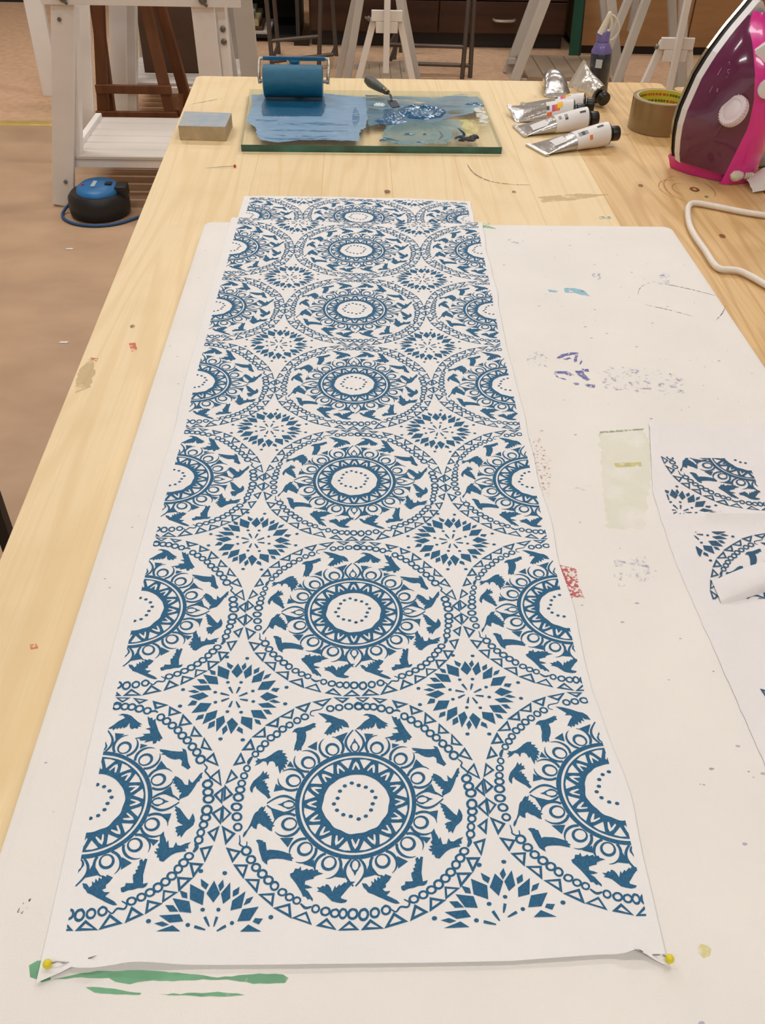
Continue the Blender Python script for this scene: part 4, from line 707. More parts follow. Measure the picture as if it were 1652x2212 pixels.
# ------------------------------------------------------------ paint tubes, bottle, tape
FOIL = mat('tube_foil', (196, 194, 192), .26, metal=.92, bump=.35, bscale=120)
FOIL2 = mat('crumpled_foil', (232, 228, 222), .28, metal=.72, bump=.8, bscale=55)
LAB = mat('tube_label', (226, 222, 220), .45); CAPB = mat('cap_black', (18, 18, 18), .35); TXT = mat('label_print', (70, 68, 70), .6)
ORG = mat('label_orange', (226, 116, 44), .5); MAG = mat('label_magenta', (206, 72, 132), .5); YLW = mat('label_yellow', (238, 190, 60), .5); NECK = mat('tube_neck', (120, 118, 112), .3, metal=1.)
def paint_tube(label, crimp, cdir, sh, axis, rad, cap_c=CAPB, cap_len=.013, cap_r=.0108, foil=FOIL, lab=.45, mid=None, deco=None, up=(0, 0, 1), crumple=.0, capmark=None):
    """soft metal tube: flat crimp (centre, direction) swelling to a round shoulder (centre, axis) with neck and cap"""
    crimp = Vector(crimp); sh = Vector(sh); axis = Vector(axis).normalized(); cdir = Vector(cdir).normalized(); base = min(crimp.z - .002, sh.z - rad)
    t = root('paint_tube', (sh.x, sh.y, TZ + .0005), label, 'paint tube', None)
    n = 28; rings = []; K = 22; L_ = (sh - crimp).length
    u1 = cdir - axis * cdir.dot(axis); u1.normalize(); w1 = axis.cross(u1)
    if w1.z < 0: w1 = -w1
    pth = [crimp, sh] if mid is None else [crimp, Vector(mid), sh]; path = bez(pth, K // (len(pth) - 1))
    for k, c in enumerate(path):
        s = k / (len(path) - 1); e = min(1, s * 1.12) ** .62; wid = math.pi * rad / 2 * (1 - e) * .98 + rad * e; th = max(.0011, rad * e)
        uu = cdir.lerp(u1, e).normalized(); ww = Vector(up).lerp(w1, e) if mid is not None else w1; ww = (ww - uu * ww.dot(uu)).normalized()
        ring = []
        for j in range(n):
            a = 2 * math.pi * j / n; q = c + uu * math.cos(a) * wid + ww * math.sin(a) * th
            if crumple and .02 < s < .9: q += (ww * noise.noise(q * 70) + uu * noise.noise(q * 60 + Vector((5, 5, 5))) * .5) * crumple * math.sin(math.pi * s)
            if q.z < TZ + .0006: q.z = TZ + .0006
            ring.append(q)
        rings.append(ring)
    kl = int(len(rings) * lab)
    G().loft(rings, cap0=True, cap1=False).obj('tube_body', foil, t, True)
    # folded crimp strip
    a_ = (path[1] - path[0]).normalized(); hw_ = math.pi * rad / 2
    g = G(); nn = a_.cross(cdir).normalized()
    g.add([crimp + cdir * sx * hw_ + a_ * sa + nn * sn for sa in (-.0035, .0025) for sn in (-.0016, .0016) for sx in (-1, 1)], [(0, 1, 3, 2), (4, 6, 7, 5), (0, 4, 5, 1), (2, 3, 7, 6), (0, 2, 6, 4), (1, 5, 7, 3)])
    g.obj('crimp', foil, t)
    if lab < 1:
        lr = [[c + (q - c) * 1.012 + Vector((0, 0, .0002)) for q in ring] for c, ring in zip(path[kl:], rings[kl:])]
        lo_ = G().loft(lr, cap0=False, cap1=False).obj('paper_label', LAB, t, True)
        def patch(name, j0, j1, k0, k1, m, lift=1.022):
            rows = [[path[k] + (rings[k][j % n] - path[k]) * lift + Vector((0, 0, .0003)) for j in range(j0, j1 + 1)] for k in range(k0, k1 + 1)]
            G().loft(rows, close=False).obj(name, m, lo_ if m is not LAB else t, True)
        if deco: deco(patch, len(path), kl)
    # shoulder, neck, cap
    G().lathe([(rad, 0), (rad * .96, .002), (rad * .5, .0045), (rad * .42, .0048), (rad * .42, .0075)], sh, axis, 24).obj('shoulder', NECK, t, True)
    cap = G().lathe([(cap_r * .9, 0), (cap_r, .001), (cap_r, cap_len - .0012), (cap_r * .92, cap_len), (cap_r * .2, cap_len)], sh + axis * .0062, axis, 20).obj('cap', cap_c, t, True)
    if capmark: G().lathe([(cap_r * .7, 0), (cap_r * .3, .0004)], sh + axis * (.0064 + cap_len), axis, 12).obj('cap_smear', capmark, cap)
    return t
def bars(patch, j, k, n_):
    for q in range(n_): patch('barcode', j - q % 2, j + 1 - q % 2, k + q, k + q + 1, TXT) if q % 2 == 0 else None
def deco1(patch, n, kl):
    for k in (1, 2, 3): patch('barcode', 4, 6, kl + k, kl + k + 1, mat('barcode_grey', (150, 148, 150), .6)) if k != 2 else patch('barcode', 4, 6, kl + k, kl + k + 1, TXT)
    patch('print_line', 5, 6, n - 5, n - 3, TXT); patch('orange_square', 1, 3, kl + 4, kl + 5, ORG); patch('side_label', 4, 8, 4, kl - 3, LAB, 1.03)
def deco2(patch, n, kl):
    for k in (1, 3): patch('barcode', 4, 6, kl + k, kl + k + 1, mat('barcode_grey', (150, 148, 150), .6))
    patch('print_block', 3, 4, kl + 3, kl + 4, TXT); patch('print_line', 4, 5, n - 4, n - 2, TXT); patch('side_label', 3, 7, 3, kl - 3, LAB, 1.03)
def deco3(patch, n, kl):
    patch('print_block', 4, 6, kl, kl + 1, TXT); patch('magenta_flame', 3, 6, kl + 2, kl + 3, MAG); patch('yellow_flame', 4, 7, kl + 4, kl + 6, YLW); patch('orange_flame', 3, 6, kl + 3, kl + 4, ORG); patch('orange_flame', 3, 4, kl + 4, kl + 5, ORG); patch('orange_flame', 1, 3, kl, kl + 2, ORG)
def deco4(patch, n, kl):
    patch('print_block', 6, 8, kl, kl + 1, TXT); patch('magenta_flame', 5, 8, kl + 2, kl + 3, MAG); patch('orange_flame', 5, 8, kl + 3, kl + 4, ORG); patch('yellow_flame', 6, 8, kl + 4, kl + 6, YLW)
def deco5(patch, n, kl):
    patch('side_label', 18, 26, 3, 10, LAB, 1.03)
rt = .0168
paint_tube('nearest silver paint tube, orange square on its white label, yellow smears on its cap', (.272, 1.167, TZ + .0022), (.42, -.9, 0), (.3785, 1.1935, TZ + rt + .0012), (1, .22, 0), rt, lab=.50, deco=deco1, capmark=mat('yellow_smear_cap', (206, 200, 60), .4))
paint_tube('silver paint tube second from the front, plain white label with dark print', (.2585, 1.254, TZ + .0022), (.2, -.98, 0), (.362, 1.2675, TZ + rt + .0012), (1, .1, 0), rt, lab=.50, deco=deco2)
paint_tube('silver paint tube third from the front, large magenta and yellow flame on its label', (.2575, 1.327, TZ + .0060), (.18, -.95, -.24), (.348, 1.309, TZ + rt + .0012), (1, -.12, 0), rt, lab=.56, deco=deco3)
paint_tube('paint tube half hidden behind the large-flame tube, only a strip of flame showing', (.286, 1.378, TZ + .0022), (.1, -1, 0), (.372, 1.345, TZ + rt + .0012), (1, -.22, 0), rt, lab=.52, deco=deco4)
paint_tube('curled paint tube at the back left of the tubes, flat crimp towards the camera', (.3525, 1.452, TZ + .0022), (1, .05, 0), (.3475, 1.502, TZ + .0165), (-.05, 1, -.28), .0158, mid=(.347, 1.470, TZ + .0235), lab=.97, foil=FOIL, deco=None, up=(0, -.3, 1))
paint_tube('crumpled foil paint tube standing in a point before the violet bottle', (.3775, 1.440, .7845), (-.42, .1, -.90), (.4110, 1.3990, TZ + .0185), (.42, -.80, -.25), .0150, lab=1.0, foil=FOIL2, crumple=.006, cap_r=.0112, cap_len=.011)

PUR = mat('violet_plastic', (112, 100, 160), .35, var=.1, scale=60, coat=.3); INKD = mat('dark_bottle', (42, 46, 58), .3, var=.08, scale=40, coat=.4); WPL = mat('white_plastic', (228, 222, 206), .4)
VIO = mat('violet_ink', (60, 40, 120), .3)
bx, by = .4255, 1.472
BT = root('ink_bottle', (bx, by, TZ + .0004), 'dark squeeze bottle with violet shoulders and loose white cap, behind the paint tubes', 'bottle')
tl = (-.06, .0, 1)
def bl(p, m, n, seg=32): return G().lathe(p, (bx, by, TZ + .0006), tl, seg).obj(n, m, BT, True)
bl([(.0155, 0), (.0172, .002), (.0176, .05), (.0176, .066), (.0170, .0668)], INKD, 'bottle_body')
bl([(.0174, .0667), (.0174, .070), (.0125, .0800), (.0105, .0830), (.0100, .084)], PUR, 'shoulder')
bl([(.0098, .0838), (.0112, .085), (.0112, .0985), (.0095, .1005), (.005, .101)], PUR, 'collar')
bl([(.0036, .1005), (.0028, .106), (.0012, .117), (.0005, .119)], VIO, 'nozzle', 14)
cx0 = bx - .0075
G().lathe([(.0060, -.012), (.0056, -.006), (.0046, .006), (.0038, .016), (.0040, .021), (.0012, .0245)], (cx0 - .001, by - .006, TZ + .108), (.30, -.1, 1), 14).obj('loose_cap', WPL, BT, True)
st = bez([(cx0 + .0055, by - .006, TZ + .127), (cx0 + .016, by - .004, TZ + .122), (cx0 + .025, by - .002, TZ + .110), (cx0 + .026, by, TZ + .097), (cx0 + .018, by, TZ + .087), (cx0 + .008, by, TZ + .0855)], 7)
G().tube(st, .0016, 8).obj('cap_strap', WPL, BT, True)
G().tube(bez([(cx0 + .006, by - .006, TZ + .125), (cx0 + .011, by - .006, TZ + .114), (cx0 + .0105, by - .006, TZ + .104), (cx0 + .006, by - .006, TZ + .101)], 5), .0022, 8).obj('strap_ring', WPL, BT, True)
g = G(); rows = []
for j in range(7):
    a = R(-128 + j * 6); rows.append([(bx - .0036 + .01785 * math.cos(a), by + .01785 * math.sin(a), TZ + .046), (bx - .0036 + .01785 * math.cos(a), by + .01785 * math.sin(a), TZ + .0595)])
g.loft(rows, close=False); g.obj('paper_sticker', mat('sticker', (202, 206, 206), .5), BT, True)

tx, ty, tr = .4845, 1.285, .0475
TP = root('parcel_tape_roll', (tx, ty, TZ + .0004), 'roll of brown parcel tape with a yellow printed core, beside the iron', 'tape')
TAPE = mat('brown_tape', (146, 120, 80), .28, var=.06, scale=8, stretch=(1, 1, 8), coat=.3)
G().lathe([(tr - .008, .0004), (tr, .0006), (tr, .0470), (tr - .0055, .0474)], (tx, ty, TZ), (0, 0, 1), 56, caps=False).obj('tape_winding', TAPE, TP, True)
G().lathe([(tr - .0055, .0475), (tr - .0082, .0476), (tr - .0085, .0474)], (tx, ty, TZ), (0, 0, 1), 56, caps=False).obj('core_rim', mat('core_board', (196, 178, 146), .8), TP, True)
CORE = G().lathe([(tr - .0085, .0474), (tr - .0085, .0006)], (tx, ty, TZ), (0, 0, 1), 56, caps=False).obj('printed_core', mat('core_yellow', (214, 202, 66), .5), TP, True)
rs = random.Random(5)
for row in range(4):
    for k, red in ((0, False), (1, True)):
        g = G(); a = 0.
        while a < 360:
            w = rs.uniform(3, 7); isred = int(a / 60 + row) % 3 == 1
            if isred == red:
                zz = TZ + .0425 - row * .0095; q = [((tx + (tr - .0089) * math.cos(R(b)), ty + (tr - .0089) * math.sin(R(b)), z)) for b, z in ((a, zz), (a + w, zz), (a + w, zz - .0034), (a, zz - .0034))]; g.add(q, [(0, 1, 2, 3)])
            a += w + rs.uniform(1.2, 3.)
        o = g.obj('core_print', mat('core_red', (200, 92, 40), .6) if red else mat('core_green', (92, 110, 40), .6), CORE); o['kind'] = 'stuff'

# ------------------------------------------------------------ steam iron standing on its heel
IR = root('steam_iron', (.50, 1.09, TZ + .0004), 'pink and white steam iron with a dark purple water tank, standing on its heel', 'iron')
az, lean = R(-65), R(4); IA = Vector((.456, 1.103, TZ + .0006)); IN0 = Vector((math.cos(az), math.sin(az), 0)); IW = Vector((-IN0.y, IN0.x, 0)); IZ = Vector((0, 0, math.cos(lean))) + IN0 * math.sin(lean); IN_ = IN0 * math.cos(lean) - Vector((0, 0, math.sin(lean)))
WC = .052
def ip(w, n, z):
    """w across the sole from its left heel corner, n from sole towards handle, z from heel to tip"""
    p = IA + IW * w + IN_ * n + IZ * z
    if p.z < TZ + .0006: p.z = TZ + .0006
    return p
HULL = [(0, 0), (.03, -.0135), (.05, -.019), (.07, -.022), (.09, -.0215), (.13, -.012), (.156, .001), (.185, .0215), (.206, .0405), (.216, .049), (.218, .052)]
def hull(z): return interp(HULL, z)
ZS = [0, .006, .012, .02, .03, .04, .05, .06, .07, .08, .09, .10, .11, .12, .13, .14, .15, .16, .17, .18, .19, .198, .206, .212, .216, .218]
def shell(n0, n1, in0, in1, zs=ZS, close=True):
    """a slice of the body between two heights above the sole plate"""
    out = []
    for n, ins in ((n0, in0), (n1, in1)):
        L_ = [ip(hull(z) + ins, n, z) for z in zs if hull(z) + ins < WC]; Rr = [ip(2 * WC - hull(z) - ins, n, z) for z in zs if hull(z) + ins < WC]; out.append(L_ + Rr[::-1])
    m = min(len(out[0]), len(out[1])); g = G(); A, B = out
    if len(A) != len(B):
        h0 = len(A) // 2; h1 = len(B) // 2; d = h0 - h1; A = A[:h1] + A[len(A) - h1:] if d > 0 else A; B = B[:h0] + B[len(B) - h0:] if d < 0 else B
    g.loft([A, B]); return g
SILV = mat('sole_steel', (200, 190, 160), .2, metal=1.); BLKP = mat('black_trim', (26, 24, 26), .35); WSK = mat('iron_white', (226, 222, 222), .3, coat=.4); PNK = mat('iron_pink', (224, 44, 150), .28, coat=.5)
ZB_ = [.0172] + ZS[3:]
shell(0, .005, .001, 0, ZB_).obj('sole_plate', SILV, IR)
shell(.0055, .0125, .0022, .0022, ZB_).obj('black_gasket', BLKP, IR)
shell(.013, .0245, -.0005, -.002, ZB_).obj('white_skirt', WSK, IR)
# water tank and pink body: sections from the skirt edge over the ridge
TB = [(.0, .018, .080), (.02, .022, .082), (.055, .026, .0855), (.085, .030, .088), (.118, .027, .086), (.15, .021, .079), (.178, .0225, .060), (.19, .0285, .042), (.2, .037, .030), (.206, .0405, .0255)]
def tb(z): return interp([(a, b) for a, b, c in TB], z), interp([(a, c) for a, b, c in TB], z)
def side_pt(z, s):
    w0 = hull(z) - .001; n0 = .0245; w1, n1 = tb(z); w1 = max(w1, w0 + .001); bul = .007 * min(1, max(.1, (z - .012) / .05)) * math.sin(math.pi * s) * (1 if z < .17 else max(0, (.2 - z) / .03))
    return w0 + (w1 - w0) * s - bul * .75, n0 + (n1 - n0) * s + bul * .5
TK = mat('tank_purple', (100, 34, 74), .16, var=.18, scale=14, coat=.6)
zt = [.0188, .021, .025] + [.03 + .01 * i for i in range(17)] + [.197, .203]
for mir in (0, 1):
    rows = []
    for z in zt:
        row = []
        for j in range(13):
            w, n = side_pt(z, j / 12); row.append(ip(2 * WC - w if mir else w, n, z))
        rows.append(row)
    G().loft(rows, close=False).obj('water_tank', TK, IR, True)
# pink spine between the two tanks, carrying the handle
rows = []
for z in [.0, .008] + zt + [.208]:
    w1, n1 = tb(z); w1 = max(w1, hull(z)); bump_ = 0; rows.append([ip(w, n, z) for w, n in [(w1, n1)] + [(w1 + (2 * WC - 2 * w1) * k / 10, n1 + (.012 + bump_) * math.sin(math.pi * k / 10) ** .6) for k in range(1, 10)] + [(2 * WC - w1, n1)]])
G().loft(rows, close=False).obj('body_spine', PNK, IR, True)
# pink heel slab with rounded nose
hp_ = [(0, 0), (.0005, .012), (.006, .034), (.0145, .052), (.026, .070), (.040, .083), (.052, .0855)]
ol = hp_ + [(2 * WC - a, b) for a, b in hp_[-2::-1]]
rings = []
for z, k, ex in ((0, 1., 0), (.010, 1.005, .0045), (.0175, 1.01, .009), (.0195, .97, .0098)):
    rings.append([ip(WC + (a - WC) * k + (-ex if a < WC else ex) * max(0, 1 - b / .05), b * (k if b > .02 else 1) - (.0015 if b < .005 else 0), z + (.004 * max(0, b - .03) / .05 if z > .005 else 0)) for a, b in ol])
G().loft(rings).obj('heel', PNK, IR, True)
# handle: a loop from the heel nose up and over to the front, white grips along it
hd = bez([ip(WC + .012, .075, .112), ip(WC + .010, .108, .105), ip(WC + .006, .138, .108), ip(WC, .152, .132), ip(WC, .138, .165), ip(WC, .105, .188), ip(WC, .065, .192)], 8)
G().tube(hd, [.021 - .006 * min(1, i / 16) for i in range(len(hd))], 18).obj('handle', PNK, IR, True)
G().tube([p + IN_ * .006 - IW * .004 for p in hd[18:32]], .0125, 16).obj('handle_grip', WSK, IR, True)
for w_, n_, z, rr_, sg in ((.035, .072, .170, .0145, 6), (.034, .095, .135, .012, 20)): G().lathe([(rr_, -.004), (rr_, .003), (rr_ * .86, .006), (.002, .007)], ip(w_, n_, z), -IW * .8 + IN_ * .6, sg).obj('steam_button', WSK, IR, True)
# temperature dial on the tank
dw, dn = side_pt(.103, .80); dir_ = Vector((-.80, -.36, .48)).normalized(); dc = ip(dw - .004, dn + .002, .101) + dir_ * .006
DL = G().lathe([(.0195, -.002), (.0195, .005), (.0182, .0068), (.0140, .0070), (.0135, .0062), (.012, .0070), (.004, .0074)], dc, dir_, 36).obj('dial', mat('dial_white', (222, 208, 214), .4), IR, True)
for k in range(30):
    a = 2 * math.pi * k / 30; u = dir_.orthogonal().normalized(); w = dir_.cross(u); d2 = u * math.cos(a) + w * math.sin(a)
    G().beam(dc + d2 * .0196 + dir_ * -.001, dc + d2 * .0196 + dir_ * .0055, .0012, .0014, tuple(d2)).obj('knurl', mat('dial_white', (222, 208, 214), .4), DL)
# small printed marks on the tank
MK = mat('tank_print', (172, 118, 146), .5)
def onTank(z, s, o=.0007):
    w, n = side_pt(z, s); return ip(w - o, n + o * .3, z)
def tank_stroke(pts, w):
    for a, b in zip(pts, pts[1:]):
        p0, p1 = onTank(*a), onTank(*b); G().beam(p0, p1, w, .0004, tuple((p1 - p0).cross(dir_))).obj('tank_mark', MK, IR)
tank_stroke([(.1535, .43), (.157, .40), (.155, .375)], .0007); tank_stroke([(.149, .47), (.148, .42), (.1455, .44), (.144, .48)], .0007); tank_stroke([(.141, .46), (.139, .45)], .0007)
tank_stroke([(.148, .28), (.139, .26)], .0011); tank_stroke([(.126, .26), (.118, .24)], .001); tank_stroke([(.125, .35), (.121, .38)], .001); tank_stroke([(.121, .35), (.125, .38)], .001)
# strain relief and rubber boot of the flex, at the heel
sl = [(.5180, 1.033, TZ + .012), (.5215, 1.0335, TZ + .0130), (.527, 1.035, TZ + .0135), (.534, 1.037, TZ + .0130)]
G().tube(sl, [.0030, .0074, .0080, .0054], 14).obj('flex_boot', WPL, IR, True)
for i in range(4):
    p = Vector((.5385 + i * .0032, 1.0388 + i * .0008, TZ + .0128 - i * .0006)); G().lathe([(.0044, 0), (.0052, .0006), (.0052, .0018), (.0044, .0024)], p, (1, .2, -.12), 14).obj('relief_rib', WPL, IR, True)
GRY = mat('grey_plastic', (168, 166, 170), .35, coat=.3)
G().lathe([(.012, 0), (.016, .006), (.016, .045), (.011, .055)], (.572, 1.105, TZ + .0165), (.9, .35, .0), 22).obj('heel_foot', GRY, IR, True)
# mains flex
CRD = mat('white_flex', (238, 230, 220), .7, var=.04, scale=200)
cp = [(.5505, 1.0425, TZ + .0105), (.572, 1.048, TZ + .007), (.61, 1.03, TZ + .0047), (.628, .985, TZ + .0047), (.60, .93, TZ + .0047)] + [(x, y, TZ + .0047) for x, y in S['cord']] + [(.52, .655, TZ + .0047), (.60, .60, TZ + .0047), (.70, .58, TZ + .0047)]
FX = G().tube(bez(cp, 7), .0037, 12).obj('mains_flex', CRD, IR, True); FX['label'] = 'white braided flex'
# paper tag wrapped on the flex
g = G(); rows = []
for i in range(17):
    t = i / 16; row = []
    for j in range(9):
        s = j / 8; x = .5405 + .055 * t + .002 * noise.noise(Vector((s * 4, 0, 0))) * (1 - t); y = 1.0015 + .012 * t - .010 * s * 0 + (.030 + .022 * t) * s
        z = TZ + .0016 + (.0215 * math.sin(math.pi * (.05 + .62 * s)) * (.35 + .65 * min(1, t * 2.2)))
        row.append((x, y, z))
    rows.append(row)
g.loft(rows, close=False); TG = g.obj('paper_tag', mat('tag_white', (232, 228, 222), .8), None, True, at=(.57, 1.01, TZ + .0005))
tag(TG, 'curled white paper label with a torn corner, beside the heel of the iron', 'label')
for k in range(2):
    a = Vector(rows[9 + k * 3][5]); b = Vector(rows[10 + k * 3][5]); G().beam(a + Vector((0, -.0003, .0006)), b + Vector((0, -.0003, .0006)), .0009, .0002, (0, 1, 0)).obj('printed_line', TXT, TG, orig=Vector((.57, 1.01, TZ + .0005)))

# marks on the pine table
for nm, key, m, a in (('red_paint_mark', 'tablered', mat('table_red', (226, 118, 92), .7, alpha=.8, acov=.45, ascale=200), .0006), ('blue_paint_mark', 'tableblue', mat('table_blue', (140, 186, 200), .7, alpha=.75, acov=.46, ascale=200), .0008), ('grey_mark', 'tablegray', mat('table_grey', (200, 180, 136), .7, alpha=.4, acov=.42, ascale=60), .002)):
    for p in S[key]: inset_stain(nm, [p], m, ta, TZ + .0002, a)
SCR = mat('scratch_grey', (140, 122, 92), .7, alpha=.7, acov=.42, ascale=300)
stroke('scratch', S['scratch'], .003, SCR, ta, TZ + .0002); stroke('scratch', S['scratch2'], .0022, SCR, ta, TZ + .0002)
KNT = mat('knot_brown', (142, 92, 48), .55, scale=120, col2=(110, 66, 32)); KNR = mat('knot_ring', (188, 138, 84), .55, alpha=.8, acov=.4, ascale=200); KNC = mat('knot_core', (214, 176, 128), .5)
kx, ky = S['knot1'][0]
inset_stain('wood_knot', [ell(kx, ky, .0066, .0085, 14, 0, .2, 1)], KNT, ta, TZ + .00025, .0008); inset_stain('knot_core', [ell(kx, ky, .0028, .0035, 10, 0, .2, 2)], KNC, ta, TZ + .00035, .0004)
for i, (dx, rx, ry, a0, a1) in enumerate([(-.016, .014, .022, 60, 250), (-.024, .024, .036, 70, 240), (.012, .014, .030, -70, 60), (-.006, .034, .052, 100, 235)]):
    stroke('knot_ring', [(kx + dx + rx * math.cos(R(a0 + (a1 - a0) * k / 8)), ky + ry * math.sin(R(a0 + (a1 - a0) * k / 8))) for k in range(9)], .0016, KNR, ta, TZ + .00022)
for x, y, r in ((.3943, 1.03, .0035), (.0425, .996, .004), (.2145, 1.00, .003), (.5, .72, .006), (.455, .86, .004), (.475, .99, .003), (-.225, .62, .0025)):
    inset_stain('wood_knot', [ell(x, y, r, r * 1.5, 10, 0, .25, x * 99)], KNT if r > .0032 else SCR, ta, TZ + .00025, .0006)

# ------------------------------------------------------------ background: trestles, stools, cabinets, reel
def beam_obj(n, p0, p1, w, d, m, t, side=(1, 0, 0)): return G().beam(p0, p1, w, d, side).obj(n, m, t, bevel=.002, seg=1)
BOLT = mat('bolt_grey', (128, 122, 114), .35, metal=.8)
def bolt(p, t, leg, r=.012):
    b = G().lathe([(r * .8, 0), (r, .002), (r, .006), (r * .5, .010)], p, (0, -1, 0), 12).obj('bolt', BOLT, leg, True, orig=origin(t)); return b
# big adjustable trestle, front left
t = root('trestle', (-.70, 3.05, 0), 'big white adjustable trestle at the left, nearest the camera, with a slatted shelf', 'trestle', None)
l1 = beam_obj('leg', (-.997, 2.84, 0), (-.853, 2.84, .70), .069, .022, WHITE_PAINT, t); l2 = beam_obj('leg', (-.447, 2.84, 0), (-.459, 2.84, .72), .069, .022, WHITE_PAINT, t)
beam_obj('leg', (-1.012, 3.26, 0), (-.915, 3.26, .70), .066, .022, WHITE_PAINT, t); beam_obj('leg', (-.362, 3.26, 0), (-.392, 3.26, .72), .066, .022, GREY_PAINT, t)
beam_obj('upright', (-.402, 2.872, .16), (-.408, 2.872, .80), .026, .05, WHITE_PAINT, t); beam_obj('upright', (-.925, 2.872, .16), (-.83, 2.872, .74), .026, .05, WHITE_PAINT, t)
G().box(-.93, -.342, 2.815, 2.829, .613, .668).obj('cross_rail', WHITE_PAINT, t, bevel=.002); G().box(-.93, -.342, 3.27, 3.29, .613, .668).obj('cross_rail', WHITE_PAINT, t, bevel=.002)
for x, z in ((-.862, .632), (-.452, .632)):
    b = bolt((x, 2.8149, z), t, l1); G().beam((x - .016, 2.800, z + .012), (x + .014, 2.800, z - .014), .007, .008, (0, 0, 1)).obj('wing', BOLT, b, orig=origin(t))
for z in (.55, .515): bolt((-.404, 2.8459, z), t, l2, .009)
bolt((-.97, 2.8285, .085), t, l1, .006)
bolt((-.888, 2.8285, .572), t, l1, .006)
for y in (2.84, 3.26): G().box(-.975, -.40, y + .012, y + .030, .125, .150).obj('shelf_rail', WHITE_PAINT, t)
G().box(-.945, -.925, 2.86, 3.25, .151, .182).obj('shelf_end', WHITE_PAINT, t); G().box(-.435, -.415, 2.86, 3.25, .151, .182).obj('shelf_end', WHITE_PAINT, t)
for i in range(6): G().box(-.93, -.43, 2.845 + i * .071, 2.845 + i * .071 + .064, .151, .165).obj('slat', mat('slat_white', (214, 204, 194), .5), t, bevel=.003, seg=1)  # slats darker than the leg paint, dimming an over-lit shelf by colour
# second trestle, behind it
t = root('trestle', (-1.0, 3.95, 0), 'white slatted trestle farther back at the left, behind the brown wooden stool', 'trestle', None)
beam_obj('leg', (-1.362, 4.12, 0), (-1.36, 4.12, .70), .078, .03, WHITE_PAINT, t); beam_obj('leg', (-.988, 3.745, 0), (-.880, 3.745, .72), .064, .024, WHITE_PAINT, t)
beam_obj('leg', (-.945, 3.79, 0), (-.84, 3.79, .72), .045, .05, WHITE_PAINT, t)
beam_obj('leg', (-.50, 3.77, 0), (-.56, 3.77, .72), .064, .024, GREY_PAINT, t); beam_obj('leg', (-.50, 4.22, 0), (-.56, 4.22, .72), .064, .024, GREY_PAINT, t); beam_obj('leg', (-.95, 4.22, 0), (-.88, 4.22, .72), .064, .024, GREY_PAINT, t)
G().box(-.96, -.52, 3.765, 3.785, .655, .71).obj('cross_rail', WHITE_PAINT, t); G().box(-.96, -.52, 4.195, 4.215, .655, .71).obj('cross_rail', WHITE_PAINT, t)
for y in (3.762, 4.19): G().box(-.975, -.50, y, y + .018, .115, .135).obj('shelf_rail', WHITE_PAINT, t)
for i in range(6): G().box(-.965, -.49, 3.79 + i * .068, 3.79 + i * .068 + .056, .136, .149).obj('slat', mat('slat_white', (214, 204, 194), .5), t, bevel=.003, seg=1)  # same dimmed slat colour, holding back the light on this shelf
DBR = mat('brown_board', (84, 58, 40), .7, var=.1, scale=12)
t = root('storage_box', (-.77, 4.03, .1495), 'dark brown box standing on the slatted shelf of the farther left trestle', 'box')
G().box(-.895, -.585, 3.93, 4.14, .1495, .56).obj('box_body', DBR, t, bevel=.003); G().box(-.90, -.58, 3.925, 4.145, .561, .60).obj('box_lid', DBR, t, bevel=.003)
BRW = mat('stool_wood', (118, 70, 34), .5, scale=30, stretch=(1, 1, .1), col2=(92, 52, 24))
t = root('wooden_stool', (-.84, 3.62, 0), 'brown wooden stool with splayed legs, between the two left trestles', 'stool')
for p0, p1 in (((-.99, 3.46, 0), (-.918, 3.50, .60)), ((-.700, 3.46, 0), (-.778, 3.50, .60)), ((-.985, 3.60, 0), (-.955, 3.56, .60)), ((-.648, 3.60, 0), (-.745, 3.56, .60))): beam_obj('leg', p0, p1, .040, .032, BRW, t)
G().box(-.985, -.70, 3.445, 3.463, .195, .225).obj('stretcher', BRW, t, bevel=.002); G().box(-1.0, -.69, 3.445, 3.463, .10, .130).obj('stretcher', BRW, t, bevel=.002)
for x in (-.982, -.69): G().beam((x, 3.47, .12), (x * .995, 3.60, .16), .02, .028, (1, 0, 0)).obj('stretcher', BRW, t)
G().box(-1.0, -.69, 3.42, 3.66, .60, .628).obj('seat', BRW, t, bevel=.006)
# cable reel
RBL = mat('reel_black', (24, 24, 26), .45, var=.1, scale=40); RB = mat('reel_blue', (34, 116, 178), .4, var=.08, scale=20)
rx_, ry_ = -.855, 2.775
t = root('cable_reel', (rx_, ry_, .0004), 'black cable reel with a blue face, on the floor under the nearest left trestle', 'cable reel')
G().lathe([(.085, .0006), (.098, .008), (.100, .030), (.098, .062), (.086, .076), (.070, .078)], (rx_, ry_, 0), (0, 0, 1), 40).obj('reel_body', RBL, t, True)
RF = G().lathe([(.070, .0782), (.068, .090), (.058, .098), (.020, .100), (.002, .100)], (rx_ + .004, ry_, 0), (0, -.1, 1), 36).obj('reel_face', RB, t, True)
G().box(rx_ - .012, rx_ + .001, ry_ - .030, ry_ + .022, .0985, .1018).obj('face_print', mat('reel_print', (190, 208, 220), .5), RF, orig=origin(t))
G().box(rx_ + .030, rx_ + .052, ry_ - .012, ry_ + .010, .0985, .103).obj('face_print', RBL, RF, orig=origin(t))
G().box(rx_ - .046, rx_ - .038, ry_ - .015, ry_ - .007, .0965, .1008).obj('red_button', mat('reel_red', (190, 40, 60), .4), RF, orig=origin(t))
G().box(rx_ + .062, rx_ + .100, ry_ - .028, ry_ + .028, .06, .098).obj('carry_handle', RBL, t, bevel=.006)
